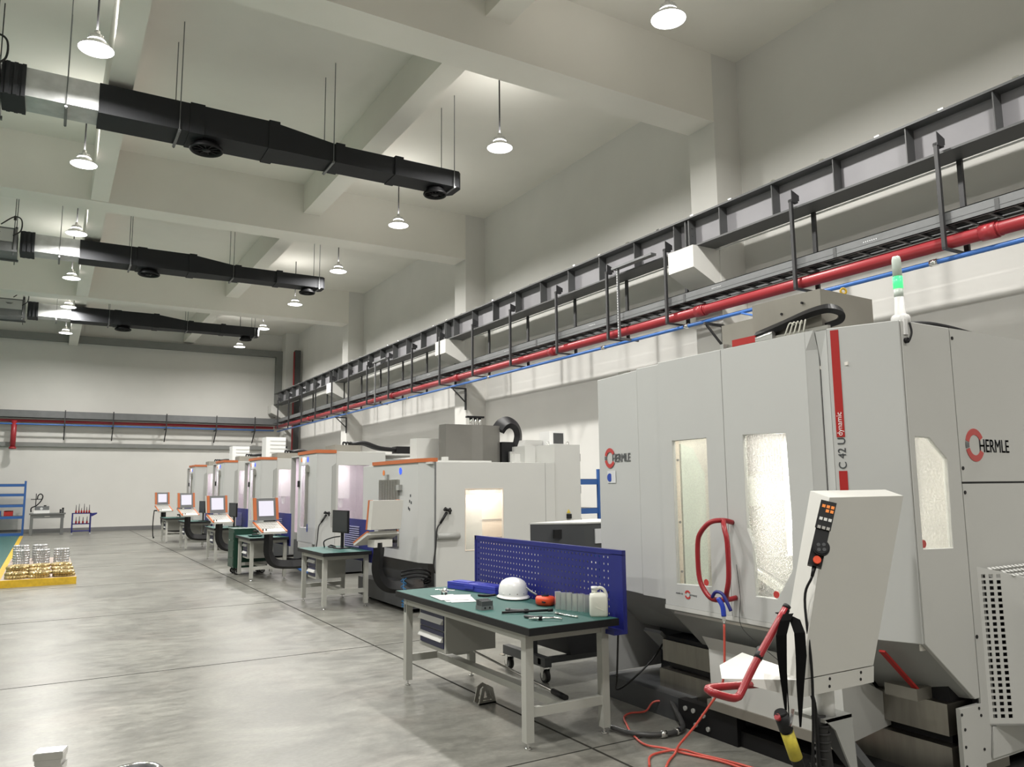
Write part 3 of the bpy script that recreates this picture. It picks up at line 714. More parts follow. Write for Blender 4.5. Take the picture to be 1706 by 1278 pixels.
# safety sticker on the left panel
o = Vector((4.036, 5.355, 1.74)) + dl_ * .14 + Vector((-.0035, 0, 0))
a = MB().loft([o, o + dl_ * .13, o + dl_ * .13 + Z3 * .10, o + Z3 * .10], [p + Vector((-.002, 0, 0)) for p in (o, o + dl_ * .13, o + dl_ * .13 + Z3 * .10, o + Z3 * .10)]).build('sticker', STICKW, lp)
MB().cyl(o + dl_ * .04 + Z3 * .045 + Vector((-.002, 0, 0)), o + dl_ * .04 + Z3 * .045 + Vector((-.005, 0, 0)), .034, n=20).build('sticker_symbol', STICKB, a)
# slanted underside, lower bed cover, guide covers, plinth
m = MB().loft([(3.93, 5.33, .895), (3.93, 4.44, .835), (3.93, 3.05, .835), (4.09, 2.60, .86)], [(4.5, 5.25, .45), (4.45, 4.6, .35), (4.45, 3.1, .35), (4.55, 2.62, .50)])
m = MB()
def quadsolid(a, b, c, d, th=(.02, 0, .02)):
    th = Vector(th); P = [Vector(p) for p in (a, b, c, d)]; return P, [p + th for p in P]
m.loft(*quadsolid((4.03, 5.34, .895), (4.42, 5.34, .56), (4.42, 4.5, .56), (3.95, 4.5, .89)))
m.loft(*quadsolid((3.935, 4.44, .838), (4.42, 4.44, .40), (4.42, 3.1, .40), (3.935, 3.03, .838)))
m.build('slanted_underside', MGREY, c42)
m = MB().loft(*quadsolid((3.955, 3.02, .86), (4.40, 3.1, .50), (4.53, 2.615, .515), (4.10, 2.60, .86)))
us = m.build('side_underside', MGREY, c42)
MB().bar((4.02, 2.80, .80), (4.33, 2.80, .54), .035, .012).build('red_stripe', REDM, us)
m = MB().prism([(4.44, .838), (3.9, .60), (3.9, .838)], 'x', 3.935, 3.97)
m = MB().prism([(3.93, .69), (4.5, .42), (4.5, .30), (4.0, .24), (3.99, .60)], 'y', 3.05, 4.10)
m.build('bed_cover', SHELL2, c42, bevel=.004)
MB().box(3.985, 4.02, 3.0, 4.13, .20, .262).build('bed_sill', STEELC, c42)
gx = 4.24
m = MB().box(gx, gx + .4, 4.14, 4.86, .36, .52).build('guide_cover_upper', STEELD, c42, bevel=.012)
m = MB().box(gx - .03, gx + .4, 4.13, 4.87, .12, .305).build('guide_cover_lower', STEELD, c42, bevel=.012)
MB().box(gx + .05, gx + .38, 4.16, 4.84, .30, .37).box(gx + .02, gx + .35, 4.16, 4.84, .52, .55).build('guide_recess', BLACK, c42)
MB().box(gx - .08, gx + .3, 4.1, 5.0, .085, .12).build('guide_shelf', STEELC, c42)
MB().box(4.36, 4.9, 2.66, 3.3, .33, .50).build('guide_cover_upper', STEELD, c42, bevel=.01)
MB().box(4.34, 4.9, 2.64, 3.3, .09, .28).build('guide_cover_lower', STEELD, c42, bevel=.01)
MB().box(4.42, 4.9, 2.68, 3.28, .0, .60).build('guide_recess', BLACK, c42)
MB().box(4.28, 4.42, 2.78, 2.98, .50, .565).build('clamp_block', STEELC, c42, bevel=.006)
m = MB().box(4.08, 6.8, 4.46, 5.42, 0.0, .17).box(4.6, 6.8, 4.9, 5.3, .17, .9)
m.build('plinth', DGREY, c42, bevel=.006)
m = MB().box(4.05, 6.8, 2.72, 4.46, 0.0, .10).box(4.5, 6.8, 2.75, 4.9, .10, .80).build('bed', BLACK, c42)
MB().box(4.02, 4.10, 3.9, 4.46, .0, .19).build('connector_box', BLACK, c42, bevel=.006)
for q, (yy, z) in enumerate(((4.38, .14), (4.30, .14), (4.20, .13), (4.16, .05), (4.28, .05))): MB().cyl((4.02, yy, z), (4.005, yy, z), .016, n=14).build('connector', MGREY, c42)
MB().prism([(4.6, .9), (4.95, .9), (4.95, .2), (4.75, .2)], 'y', 5.0, 5.3).build('side_flap', MGREY, c42)
MB().loft(*quadsolid((4.25, 5.1, .55), (4.62, 5.1, .22), (4.62, 4.9, .22), (4.25, 4.9, .55))).build('side_flap', MGREY, c42)
# red loop handle on the door
lo = [(3.915, 3.755, 1.47), (3.83, 3.755, 1.485), (3.76, 3.80, 1.475), (3.74, 3.87, 1.41), (3.74, 3.905, 1.33), (3.74, 3.905, 1.13), (3.74, 3.865, 1.04), (3.75, 3.80, .985), (3.83, 3.755, .98), (3.915, 3.755, .985)]
hd = MB().tube(lo, .0165, 14, 4).build('loop_handle', REDH, c42)
MB().tube([(3.83, 3.755, 1.485), (3.78, 3.70, 1.44), (3.765, 3.665, 1.35), (3.765, 3.665, 1.14), (3.775, 3.70, 1.03), (3.82, 3.745, .985)], .0165, 14, 4).build('loop_handle', REDH, c42)
# roof equipment
rb = MB().hexa([(3.985, 3.56, ZT - .02), (4.01, 3.045, ZT - .02), (4.52, 3.045, ZT - .02), (4.52, 3.56, ZT - .02), (3.985, 3.56, 2.90), (4.01, 3.045, 2.905), (4.52, 3.045, 2.895), (4.52, 3.56, 2.90)]).build('roof_box', STEELC, c42, bevel=.004)
m = MB()
for y, z in ((3.33, 2.80), (3.17, 2.84)): m.cyl((3.99, y, z), (4.0, y, z), .008, n=8)
for x, z in ((4.14, 2.81), (4.45, 2.71)): m.cyl((x, 3.04, z), (x, 3.05, z), .008, n=8)
m.build('screw', BLACK, rb)
MB().box(4.15, 4.45, 3.55, 4.0, ZT, 2.86).build('roof_box', STEELC, c42, bevel=.004)
MB().ring((4.27, 3.07, 2.925), .018, .007, (0.5, 1, 0)).build('lifting_eye', YELLOW, c42)
pts = [(3.965, 3.52, 2.685), (3.965, 3.3, 2.72), (3.965, 3.1, 2.755), (3.99, 2.98, 2.765), (4.07, 2.955, 2.745), (4.08, 2.97, 2.70), (4.02, 3.02, 2.67)]
MB().tube(pts, .025, 4, 8, prof=[(-.024, -.018), (.024, -.018), (.024, .018), (-.024, .018)]).build('cable_chain', BLACK, c42)
m = MB()
for q in range(5):
    m.tube([(3.95, 3.12 + .02 * q, 2.70), (3.93, 3.10 + .03 * q, 2.71), (3.93, 3.12 + .035 * q, 2.64)], .005, 6)
m.build('loose_cable', HDPE, c42)
MB().box(3.93, 3.97, 3.50, 3.70, ZT + .01, 2.685).build('door_drive', REDM, c42, bevel=.006)
MB().box(3.93, 3.96, 3.36, 3.50, ZT + .01, 2.67).cyl((3.945, 3.5, 2.66), (3.945, 3.36, 2.675), .016).box(3.92, 3.98, 3.77, 3.80, ZT, 2.67).build('door_drive_bracket', ALU, c42, bevel=.003)
MB().box(3.95, 3.975, 2.96, 3.8, ZT + .003, ZT + .028).build('door_track', STEEL, c42)
m = MB().box(4.0, 4.03, 4.9, 5.02, ZT - .01, ZT + .012).build('roof_vent', STEEL, c42)
pts = [(4.52, 2.95, 2.70), (4.8, 2.85, 2.72), (5.2, 2.80, 2.68), (5.6, 2.8, 2.62)]
m = MB()
for dy in (0, .05, .1): m.tube([(a, b + dy, c + .0) for a, b, c in pts], .022, 8)
m.build('cable_bundle', BLACK, c42)
MB().box(4.9, 5.5, 3.0, 3.4, ZT, 2.70).build('roof_fitting', DGREY, c42, bevel=.01)
# signal tower
tc_ = (4.165, 2.635, 0)
st = MB().lathe(tc_, [(0, 2.62), (.052, 2.62), (.052, 2.655), (.046, 2.67), (.03, 2.68), (.025, 2.78), (0, 2.78)], 28).build('signal_tower', WHITEP, c42)
MB().lathe(tc_, [(0, 2.78), (.025, 2.78), (.025, 2.83), (0, 2.83)], 24).lathe(tc_, [(0, 2.90), (.025, 2.90), (.025, 3.0), (.02, 3.02), (0, 3.02)], 24).build('lens_section', CLEARP, st)
MB().lathe(tc_, [(0, 2.83), (.0265, 2.83), (.0265, 2.90), (0, 2.90)], 24).build('green_light', GREENL, st)
MB().box(4.115, 4.145, 2.583, 2.592, 2.55, 2.64).build('bracket', WHITEP, st)
MB().tube([(4.16, 2.58, 2.62), (4.155, 2.57, 2.56), (4.13, 2.575, 2.51), (4.125, 2.585, 2.53)], .006, 8).cyl((4.125, 2.575, 2.515), (4.125, 2.592, 2.515), .016).build('cable', BLACK, st)
# cooling unit on the side
P0 = Vector((4.645, ys0, 0)); dd = Vector((.857, -.515, 0)); P1 = P0 + dd * .75; P2 = Vector((5.9, P1.y, 0)); P3 = Vector((5.9, ys0, 0))
ztl, ztr, zb = 1.235, 1.06, .36
nn = Vector((-.515, -.857, 0))
cu_ = MB().loft([P0 + dd * .155 + Z3 * zb, P1 + Z3 * zb, P1 + Z3 * ztr, P0 + dd * .155 + Z3 * (ztl - .036)], [p + Vector((.01, .02, 0)) for p in (P0 + dd * .155 + Z3 * zb, P1 + Z3 * zb, P1 + Z3 * ztr, P0 + dd * .155 + Z3 * (ztl - .036))]).build('cooling_unit', SHELL2, c42)
MB().loft([P0 + Z3 * zb, P1 + Z3 * zb, P2 + Z3 * zb, P3 + Z3 * zb], [p + Z3 * .01 for p in (P0 + Z3 * zb, P1 + Z3 * zb, P2 + Z3 * zb, P3 + Z3 * zb)]).build('bottom_sheet', SHELL2, cu_)
hole_rows, cols = 24, 3
holes = []
for r in range(hole_rows):
    for c in range(cols):
        s_ = .022 + c * .043; z_ = .40 + r * .0335
        holes.append([(s_, z_), (s_ + .024, z_), (s_ + .024, z_ + .021), (s_, z_ + .021)])
MB().plate(P0, dd, Z3, -nn, [(0, zb), (.155, zb), (.155, ztl - .036), (0, ztl)], holes, .004).build('vent_grille', SHELL2, cu_)
# perforated lid
A = P0 + Z3 * ztl; B = P0 + dd * .75 + Z3 * ztr; C_ = Vector((5.9, P1.y, ztr)); D_ = Vector((5.9, ys0, ztl))
ul = (D_ - A).normalized(); vv = (B - A); vv = (vv - ul * vv.dot(ul)); vl = vv.length; vv.normalize()
oh = []
for r in range(9):
    for c in range(26):
        s_ = .03 + c * .042 + r * .045 * .6; q_ = .02 + r * .042
        if s_ + .03 < 1.2 and q_ + .03 < vl and (s_ - .01) > q_ * ((B - A).dot(ul) / vl): oh.append([(s_, q_), (s_ + .026, q_), (s_ + .026, q_ + .022), (s_, q_ + .022)])
MB().plate(A, ul, vv, ul.cross(vv), [(0, 0), (1.255, 0), (1.255, vl), ((B - A).dot(ul), vl)], oh, .003).build('perforated_lid', SHELL2, cu_)
MB().box(4.9, 5.85, ys0 - .28, ys0 - .02, .40, 1.02).build('dark_interior', BLACK, cu_)  # dark box added inside the unit so its holes look shaded
g0 = [P0 - nn * .03 + dd * .01 + Z3 * (zb + .01), P0 - nn * .03 + dd * .30 + Z3 * (zb + .01), P0 - nn * .03 + dd * .30 + Z3 * 1.10, P0 - nn * .03 + dd * .01 + Z3 * 1.20]
MB().loft(g0, [p - nn * .01 for p in g0]).build('dark_backing', BLACK, cu_)  # black sheet added behind the grille to darken its holes
MB().prism([(4.63, .19), (5.9, .19), (5.9, .355), (4.66, .355)], 'y', ys0 - .012, ys0 - .004).build('lower_sheet', SHELL2, cu_)
MB().tube([(4.6, 2.7, .06), (5.2, 2.66, .05), (5.9, 2.7, .06)], .05, 10).build('floor_conduit', BLACK, c42)

# control console on its arm
co = MB().hexa([(2.886, 2.41, .872), (3.389, 2.41, .872), (3.47, 2.60, .85), (2.962, 2.60, .85), (3.15, 2.41, 1.654), (3.719, 2.41, 1.654), (3.857, 2.60, 1.684), (3.256, 2.60, 1.684)]).build('console_housing', CONS, c42, bevel=.006)
MB().hexa([(2.862, 2.407, .797), (3.380, 2.407, .797), (3.46, 2.60, .785), (2.940, 2.60, .785), (2.885, 2.407, .868), (3.388, 2.407, .868), (3.468, 2.60, .846), (2.960, 2.60, .846)]).build('console_base', CONS, co, bevel=.003)
m = MB()
for x, z in ((3.07, .852), (3.065, .82), (3.29, .852), (3.285, .822)): m.cyl((x, 2.405, z), (x, 2.412, z), .007, n=10)
m.build('bolt', BLACK, co)
m = MB().hexa([(2.66, 2.69, .83), (2.90, 2.42, .80), (2.96, 2.60, .79), (2.80, 2.86, .80), (2.67, 2.71, .868), (2.89, 2.43, .868), (2.97, 2.60, .868), (2.86, 2.84, .89)])
m = MB().loft([(2.745, 2.735, .832), (2.862, 2.412, .797), (2.862, 2.412, .868), (2.86, 2.80, .868)], [(2.80, 2.80, .82), (2.95, 2.60, .785), (2.96, 2.60, .846), (3.1, 2.9, .88)])
m = MB().hexa([(2.70, 2.70, .842), (2.865, 2.415, .798), (3.0, 2.60, .79), (2.98, 2.90, .83), (2.77, 2.78, .878), (2.885, 2.415, .868), (3.02, 2.61, .868), (3.08, 2.93, .875)])
m.build('keyboard_tray', CONS, co, bevel=.004)
hb = MB().tube([(2.895, 2.48, 1.165), (2.70, 2.50, .94), (2.61, 2.50, .835), (2.585, 2.50, .82), (2.55, 2.50, .822), (2.47, 2.51, .848), (2.46, 2.53, .855), (2.50, 2.56, .858), (2.82, 2.60, .822)], .0165, 14, 4).build('tray_handle', REDH, co)
MB().cyl((2.905, 2.479, 1.176), (2.893, 2.481, 1.163), .0172, n=14).build('end_cap', BLACK, hb)
MB().cyl((2.72, 2.50, .962), (2.74, 2.50, .985), .019, n=14).cyl((2.73, 2.50, .975), (2.80, 2.56, .985), .014, n=12).build('clamp', BLACK, hb)
MB().cyl((3.175, 2.52, .655), (3.175, 2.52, .80), .040, n=28).build('post', WHITEP, co)
ar = MB().prism([(3.10, .655), (3.29, .655), (3.31, .40), (3.27, .40), (3.17, .60)], 'y', 2.47, 2.48).box(3.10, 3.29, 2.47, 2.64, .64, .656).build('arm_bracket', MGREY, co)
MB().tube([(3.22, 2.56, .62), (3.45, 2.6, .40), (3.75, 2.64, .17), (4.2, 2.75, .10)], .05, 4, 4, prof=[(-.05, -.04), (.05, -.04), (.05, .04), (-.05, .04)]).build('swing_arm', DGREY, co)
m = MB()
pts = [(3.12, 2.52, .66), (3.13, 2.50, .40), (3.13, 2.52, .12), (3.3, 2.6, .04), (3.9, 2.9, .06)]
mm_ = MB().tube(pts, .032, 12)
for q in range(14): mm_.ring((3.125, 2.51, .62 - q * .035), .032, .006, (0, 0, 1), 14, 6)
mm_.build('corrugated_conduit', RUBBER, co)
MB().tube([(3.07, 2.52, .79), (3.075, 2.50, .70), (3.08, 2.5, .45), (3.09, 2.5, .3)], .009, 8).build('cable', BLACK, co)

# hand-held remote on the console edge
dv = Vector((3.200, 2.47, 1.63)) - Vector((3.065, 2.47, 1.33)); dv = dv.normalized()
nrm = Vector((-.74, -.62, .30)).normalized(); nrm = (nrm - dv * nrm.dot(dv)).normalized(); sd = dv.cross(nrm) * -1
oc = Vector((3.072, 2.405, 1.487))
def rp_(a, b, c): return oc + sd * a + dv * b + nrm * c
rem = thing('remote_control', 'black hand-held remote with orange keys and hand wheel on the console edge', 'remote control', tuple(oc))
def slab(mb, a0, a1, b0, b1, c0, c1):
    return mb.hexa([rp_(a0, b0, c0), rp_(a1, b0, c0), rp_(a1, b1, c0), rp_(a0, b1, c0), rp_(a0, b0, c1), rp_(a1, b0, c1), rp_(a1, b1, c1), rp_(a0, b1, c1)])
slab(MB(), -.030, .030, -.155, .15, -.012, .022).build('body', BLACK, rem, bevel=.008, seg=2)
slab(MB(), -.034, .034, .02, .155, .018, .028).build('keypad', BLACK, rem, bevel=.004)
for r, c, mt_ in [(0, 0, KEYO), (0, 1, KEYO), (0, 2, KEYO), (1, 0, KEYO), (1, 1, KEYO), (3, 0, KEYW), (3, 1, KEYW), (3, 2, KEYW), (5, 0, KEYS), (5, 1, KEYS), (5, 2, KEYS)]:
    a = -.022 + c * .0195; b = .128 - r * .0205
    slab(MB(), a - .007, a + .007, b - .007, b + .007, .027, .0305).build('key', mt_, rem)
wh = MB().cyl(rp_(-.012, -.07, .02), rp_(-.012, -.07, .045), .036, n=32).cyl(rp_(-.012, -.07, .045), rp_(-.012, -.07, .05), .030, n=32).build('hand_wheel', BLACK, rem, bevel=.002)
m = MB()
for q in range(4): 
    a = q * math.pi / 2 + .5; m.cyl(rp_(-.012 + .016 * math.cos(a), -.07 + .016 * math.sin(a), .05), rp_(-.012 + .016 * math.cos(a), -.07 + .016 * math.sin(a), .0515), .008, n=12)
m.build('finger_dimple', DGREY, wh)
MB().cyl(rp_(-.006, -.128, .02), rp_(-.006, -.128, .04), .017, n=20).build('stop_button', ORTAPE, rem)
MB().cyl(rp_(0, -.155, 0.005), rp_(0, -.20, 0.003), .010, .007, n=12).build('plug', BLACK, rem)
e_ = rp_(0, -.20, 0.003)
MB().tube([tuple(e_), (2.975, 2.44, 1.20), (2.945, 2.40, .93), (2.93, 2.395, .70), (2.925, 2.41, .45), (2.95, 2.43, .2), (3.05, 2.5, .02)], .006, 8).build('cable', BLACK, rem)

# strap and torch hanging on the tray handle
s_ = thing('strap', 'black webbing strap looped over the red tray handle', 'strap', (2.86, 2.46, 1.12))
m = MB().band([(2.875, 2.452, 1.145), (2.845, 2.445, 1.12), (2.815, 2.445, 1.06), (2.812, 2.445, .98), (2.815, 2.445, .87), (2.818, 2.445, .745)], [.045, .045, .046, .042, .028, .009], .003, (.75, -.62, .1))
m.band([(2.875, 2.50, 1.145), (2.89, 2.43, 1.12), (2.862, 2.385, 1.075), (2.858, 2.38, .98), (2.842, 2.38, .86), (2.828, 2.38, .69)], [.04, .045, .046, .046, .032, .008], .003, (.75, -.62, .05))
m.band([(2.875, 2.452, 1.145), (2.885, 2.475, 1.158), (2.875, 2.50, 1.145)], .034, .003, (1, 0, 1.2))
m.build('webbing', ROPE, s_)
MB().bar((2.835, 2.445, .95), (2.836, 2.445, .68), .003, .004).build('strap_tail', ROPE, s_)
t = thing('torch', 'black torch with a yellow quilted sleeve hanging from the black strap', 'torch', (2.83, 2.45, .6))
a = Vector((2.785, 2.445, .735)); b = Vector((2.905, 2.445, .45)); ax = (b - a).normalized()
MB().cyl(a, a + ax * .075, .030, n=20).cyl(a + ax * .075, a + ax * .30, .0255, n=20).cyl(a - ax * .012, a, .024, .030, n=20).build('barrel', BLACK, t)
MB().cyl(a + ax * .085, a + ax * .21, .0285, n=20).build('yellow_sleeve', YELTAPE, t)
MB().bar(a + Vector((.045, -.03, .02)), a + Vector((.015, -.034, -.045)), .014, .006).build('buckle', CHROME, t)
MB().bar(a + ax * .26 + Vector((.04, -.03, .02)), a + ax * .26 + Vector((0, -.034, -.05)), .014, .006).build('buckle', CHROME, t)
MB().cyl(a + Vector((-.03, -.005, -.005)), a + Vector((-.018, -.005, -.015)), .014, n=12).build('switch', REDH, t)

# blue air gun on the door loop, red hose
t = thing('air_gun', 'blue air gun hooked over the lower end of the red door loop', 'air gun', (3.745, 3.72, 1.0))
MB().tube([(3.745, 3.80, .995), (3.735, 3.755, 1.035), (3.735, 3.70, 1.03), (3.74, 3.665, .98), (3.745, 3.64, .93)], .011, 10).build('trigger_lever', BLUEB, t)
MB().tube([(3.735, 3.735, 1.0), (3.74, 3.705, .95), (3.742, 3.70, .89)], .016, 10).build('grip', mat('air_gun_blue', (.02, .05, .42), .35), t)
MB().cyl((3.742, 3.70, .89), (3.742, 3.70, .862), .012, n=6).cyl((3.742, 3.70, .862), (3.742, 3.70, .845), .009, n=12).build('coupling', CHROME, t)
hz = .012
tag(MB().tube([(3.742, 3.70, .845), (3.742, 3.705, .72), (3.745, 3.72, .56), (3.75, 3.76, .44), (3.72, 3.83, .33), (3.66, 3.92, .18), (3.60, 4.0, .06), (3.56, 4.0, hz), (3.45, 3.93, hz), (3.34, 3.84, hz)], .0075, 10).build('air_hose', REDHOSE), 'red air hose hanging from the blue air gun down to the floor', 'hose')
tag(MB().tube([(4.25, 4.62, .08), (4.06, 4.75, .10), (3.98, 4.78, hz + .02), (3.9, 4.86, hz), (3.79, 4.80, hz), (3.70, 4.66, hz), (3.60, 4.48, hz), (3.52, 4.25, hz), (3.56, 4.08, hz + .012), (3.62, 3.98, hz), (3.67, 3.86, hz), (3.72, 3.70, hz), (3.74, 3.4, hz)], .0075, 10).build('air_hose', REDHOSE), 'red air hose snaking across the floor in front of the white machine', 'hose')
tag(MB().tube([(3.28, 3.92, hz), (3.40, 4.05, hz), (3.53, 4.07, hz), (3.62, 4.0, hz + .016), (3.69, 3.90, hz), (3.75, 3.72, hz), (3.8, 3.5, hz)], .0075, 10).build('air_hose', REDHOSE), 'red air hose loop lying at the bottom edge of the photo', 'hose')
t = thing('drain_hose', 'grey ribbed hose curving from the machine to the bench foot', 'hose', (3.7, 4.5, .03))
pts = [(4.10, 4.62, .12), (4.03, 4.50, .10), (3.98, 4.38, .04), (3.90, 4.31, .026), (3.76, 4.30, .026), (3.63, 4.36, .026), (3.56, 4.47, .026), (3.54, 4.62, .026)]
MB().tube(pts, .018, 12, 8).build('hose', HOSEG, t)
MB().cyl((3.72, 4.315, .026), (3.76, 4.30, .026), .024, n=14).cyl((3.84, 4.30, .026), (3.87, 4.305, .026), .024, n=14).cyl((3.545, 4.58, .026), (3.54, 4.66, .026), .012, n=12).build('fitting', CHROME, t)
tag(MB().tube([(3.60, 4.60, .685), (3.64, 4.68, .34), (3.80, 4.9, .19), (4.0, 5.0, .19), (4.25, 5.02, .32), (4.4, 5.0, .48)], .007, 8).build('black_cable', RUBBER), 'black cable sagging from the bench panel to the machine plinth', 'cable')
tag(MB().tube([(3.905, 3.73, 1.20), (3.895, 3.70, 1.0), (3.89, 3.70, .82), (3.86, 3.5, .72), (3.80, 3.2, .62)], .002, 6).build('thin_wire', BLACK), 'thin black wire hanging in front of the machine door', 'cable')

# ------------------------------------------------------------------ workbenches
def make_bench(name, label, x0, x1, y0, y1, zt=.80, panel='perf', px=None, pz=(.70, 1.27), dy=(0.35, 0.86), group=None, cat='workbench'):
    """x0..x1 depth (front at x0), y0 near end, y1 far end; drawer block near the far end"""
    t = thing(name, label, cat, ((x0 + x1) / 2, (y0 + y1) / 2, 0), group)
    MB().box(x0, x1, y0, y1, zt - .05, zt - .002).build('tabletop', BLACK, t, bevel=.004)
    MB().box(x0 + .006, x1 - .006, y0 + .006, y1 - .006, zt - .004, zt).build('bench_mat', MATGREEN, t)
    ly0, ly1 = y0 + .15, y1 - .12; lx0, lx1 = x0 + .05, x1 - .06
    for lx in (lx0, lx1):
        for ly in (ly0, ly1):
            s_ = 1 if lx == lx0 else -1
            g = MB().box(lx - .005, lx + .055, ly - .03, ly + .03, .045, zt - .05).build('leg', BENCHG, t, bevel=.003)
            MB().cyl((lx + .025, ly, 0), (lx + .025, ly, .012), .026, .018, n=16).cyl((lx + .025, ly, .01), (lx + .025, ly, .05), .007, n=8).build('levelling_foot', CHROME, g)
    MB().box(lx0, lx0 + .04, ly0, ly1, zt - .11, zt - .05).box(lx1, lx1 + .04, ly0, ly1, zt - .11, zt - .05).box(lx0, lx1, ly0 - .02, ly0 + .02, zt - .11, zt - .05).box(lx0, lx1, ly1 - .02, ly1 + .02, zt - .11, zt - .05).build('frame', BENCHG, t, bevel=.002)
    for ly in (ly0, ly1): MB().box(lx0 + .05, lx1, ly - .02, ly + .02, .20, .26).build('side_stretcher', BENCHG, t, bevel=.002)
    MB().box((lx0 + lx1) / 2 - .02, (lx0 + lx1) / 2 + .06, ly0 + .02, ly1 - .02, .205, .255).build('long_stretcher', BENCHG, t, bevel=.002)
    # hanging drawer block, drawers face the aisle
    ya, yb = y1 - dy[1], y1 - dy[0]
    za, zb_ = zt - .43, zt - .06
    blk = MB().box(x0 + .12, x1 - .16, ya, yb, za, zb_).plate((x0 + .115, yb, 0), -Y3, Z3, X3, rect(0, yb - ya, za, zb_), [rect(.03, yb - ya - .03, za + .03, zb_ - .05)], .006).build('drawer_block', BENCHG, t, bevel=.002)
    for q in range(2):
        z0_ = za + .035 + q * .14
        d_ = MB().box(x0 + .108, x0 + .13, ya + .032, yb - .032, z0_, z0_ + .13).build('drawer', NAVY, blk)
        MB().prism([(x0 + .108, z0_ + .05), (x0 + .08, z0_ + .055), (x0 + .085, z0_ + .065), (x0 + .108, z0_ + .095)], 'y', ya + .034, yb - .034).build('drawer_handle', SHELL2, d_)
    MB().box(lx0 - .006, lx0 - .004, ly1 - .012, ly1 + .012, zt - .18, zt - .11).build('leg_label', TXTD, t)
    px = x1 + .03 if px is None else px
    pa, pb = y0 + .02, y1 - .02
    if panel == 'perf':
        MB().box(px, px + .004, pa + .10, pb - .02, pz[0] + .1, pz[1] - .03).build('pegboard', PERFB, t)
        MB().box(px - .004, px + .03, pa, pb, pz[1] - .035, pz[1]).box(px - .004, px + .03, pa, pb, pz[0], pz[0] + .10).box(px - .004, px + .03, pa, pa + .12, pz[0] + .1, pz[1] - .03).box(px - .004, px + .03, pb - .025, pb, pz[0], pz[1]).build('board_frame', BLUEB, t, bevel=.003)
        MB().box(px - .09, px - .004, pa, pa + .35, pz[0], pz[0] + .03).build('board_bracket', BLUEB, t, bevel=.003)
    elif panel == 'louver':
        MB().box(px, px + .02, pa, pb, pz[0], pz[1]).build('louvre_panel', BLUEB, t, bevel=.003)
        m = MB(); n_ = 11
        for q in range(n_):
            z = pz[0] + .16 + q * .033
            m.prism([(px, z), (px - .014, z + .002), (px, z + .02)], 'y', pa + (pb - pa) * .45, pb - .05)
        m.build('louvres', BLUEB, t)
    return t
make_bench('workbench', 'nearest workbench with green top, drawer block and long blue pegboard', 2.76, 3.50, 4.46, 6.74, px=3.56, pz=(.68, 1.258), dy=(.28, .80))
BT = .80
# things on the near bench
t = thing('hard_hat', 'white hard hat on the green top of the nearest workbench', 'hard hat', (3.40, 5.74, BT))
hc = (3.40, 5.74, BT)
MB().lathe(hc, [(.112, .02), (.116, .03), (.117, .06), (.110, .10), (.092, .135), (.06, .156), (.025, .165), (0, .167)], 40, 1.0, 1.18).build('shell', WHITEP, t)
m = MB(); n = 48; ri = []; ro = []; 
for kk in range(n):
    a = kk * 2 * math.pi / n; e = 1 + .30 * max(0, -math.sin(a + .45)) ** 3
    ri.append(m.bm.verts.new((hc[0] + .114 * math.cos(a), hc[1] + .135 * math.sin(a), hc[2] + .028)))
    ro.append(m.bm.verts.new((hc[0] + .134 * e * math.cos(a), hc[1] + .156 * e * math.sin(a), hc[2] + .012)))
for kk in range(n):
    f_ = m.bm.faces.new((ri[kk], ri[(kk + 1) % n], ro[(kk + 1) % n], ro[kk])); f_.smooth = True
o = m.build('brim', WHITEP, t); md = o.modifiers.new('s', 'SOLIDIFY'); md.thickness = .004
m = MB()
for kk in range(7): 
    a = -2.9 + kk * .5; m.cyl((hc[0] + .114 * math.cos(a), hc[1] + .134 * math.sin(a), hc[2] + .045), (hc[0] + .119 * math.cos(a), hc[1] + .14 * math.sin(a), hc[2] + .045), .004, n=8)
m.build('rivet', CHROME, t)
MB().tube([(3.30, 5.86, BT + .018), (3.24, 5.90, BT + .012), (3.20, 5.98, BT + .01)], .010, 8).build('chin_strap', BLACK, t)
t = thing('tool_case', 'closed blue plastic tool case on the near bench, left of the hard hat', 'tool case', (3.33, 6.35, BT))
dc = Vector((3.43 - 3.30, 6.02 - 6.62, 0)).normalized(); nc = Vector((-dc.y, dc.x, 0))
o0 = Vector((3.22, 6.62, BT))
def cb(a0, a1, b0, b1, z0, z1): return [o0 + dc * a + nc * b + Z3 * z for a, b, z in ((a0, b0, z0), (a1, b0, z0), (a1, b1, z0), (a0, b1, z0), (a0, b0, z1), (a1, b0, z1), (a1, b1, z1), (a0, b1, z1))]
MB().hexa(cb(0, .66, 0, .17, 0.003, .035)).build('case_bottom', CASEB, t, bevel=.01, seg=2)
MB().hexa(cb(0, .66, 0, .17, .037, .062)).hexa(cb(.03, .25, .04, .13, .06, .068)).hexa(cb(.40, .63, .03, .14, .06, .067)).build('case_lid', CASEB, t, bevel=.01, seg=2)
MB().hexa(cb(.25, .38, -.01, .03, .02, .05)).build('handle', CASEB, t, bevel=.006)
t = thing('socket_tray', 'black tray of chrome tools behind the blue tool case', 'tool tray', (3.45, 6.3, BT))
MB().hexa([p + nc * .185 for p in cb(.16, .62, 0, .07, .0, .03)]).build('tray', BLACK, t, bevel=.004)
m = MB()
a = o0 + dc * .22 + nc * .22 + Z3 * .04; m.cyl(a, a + dc * .33, .010, n=12).cyl(a, a + dc * .05, .016, n=12).cyl(a + dc * .27, a + dc * .36, .014, n=12)
m.cyl(a + dc * .30 + nc * .02 + Z3 * .01, a + dc * .40 - nc * .01 - Z3 * .015, .012, n=12)
m.build('ratchet', CHROME, t)
t = thing('jug', 'white plastic jug with a handle at the near corner of the bench', 'jug', (3.42, 4.62, BT))
jc = Vector((3.43, 4.60, BT))
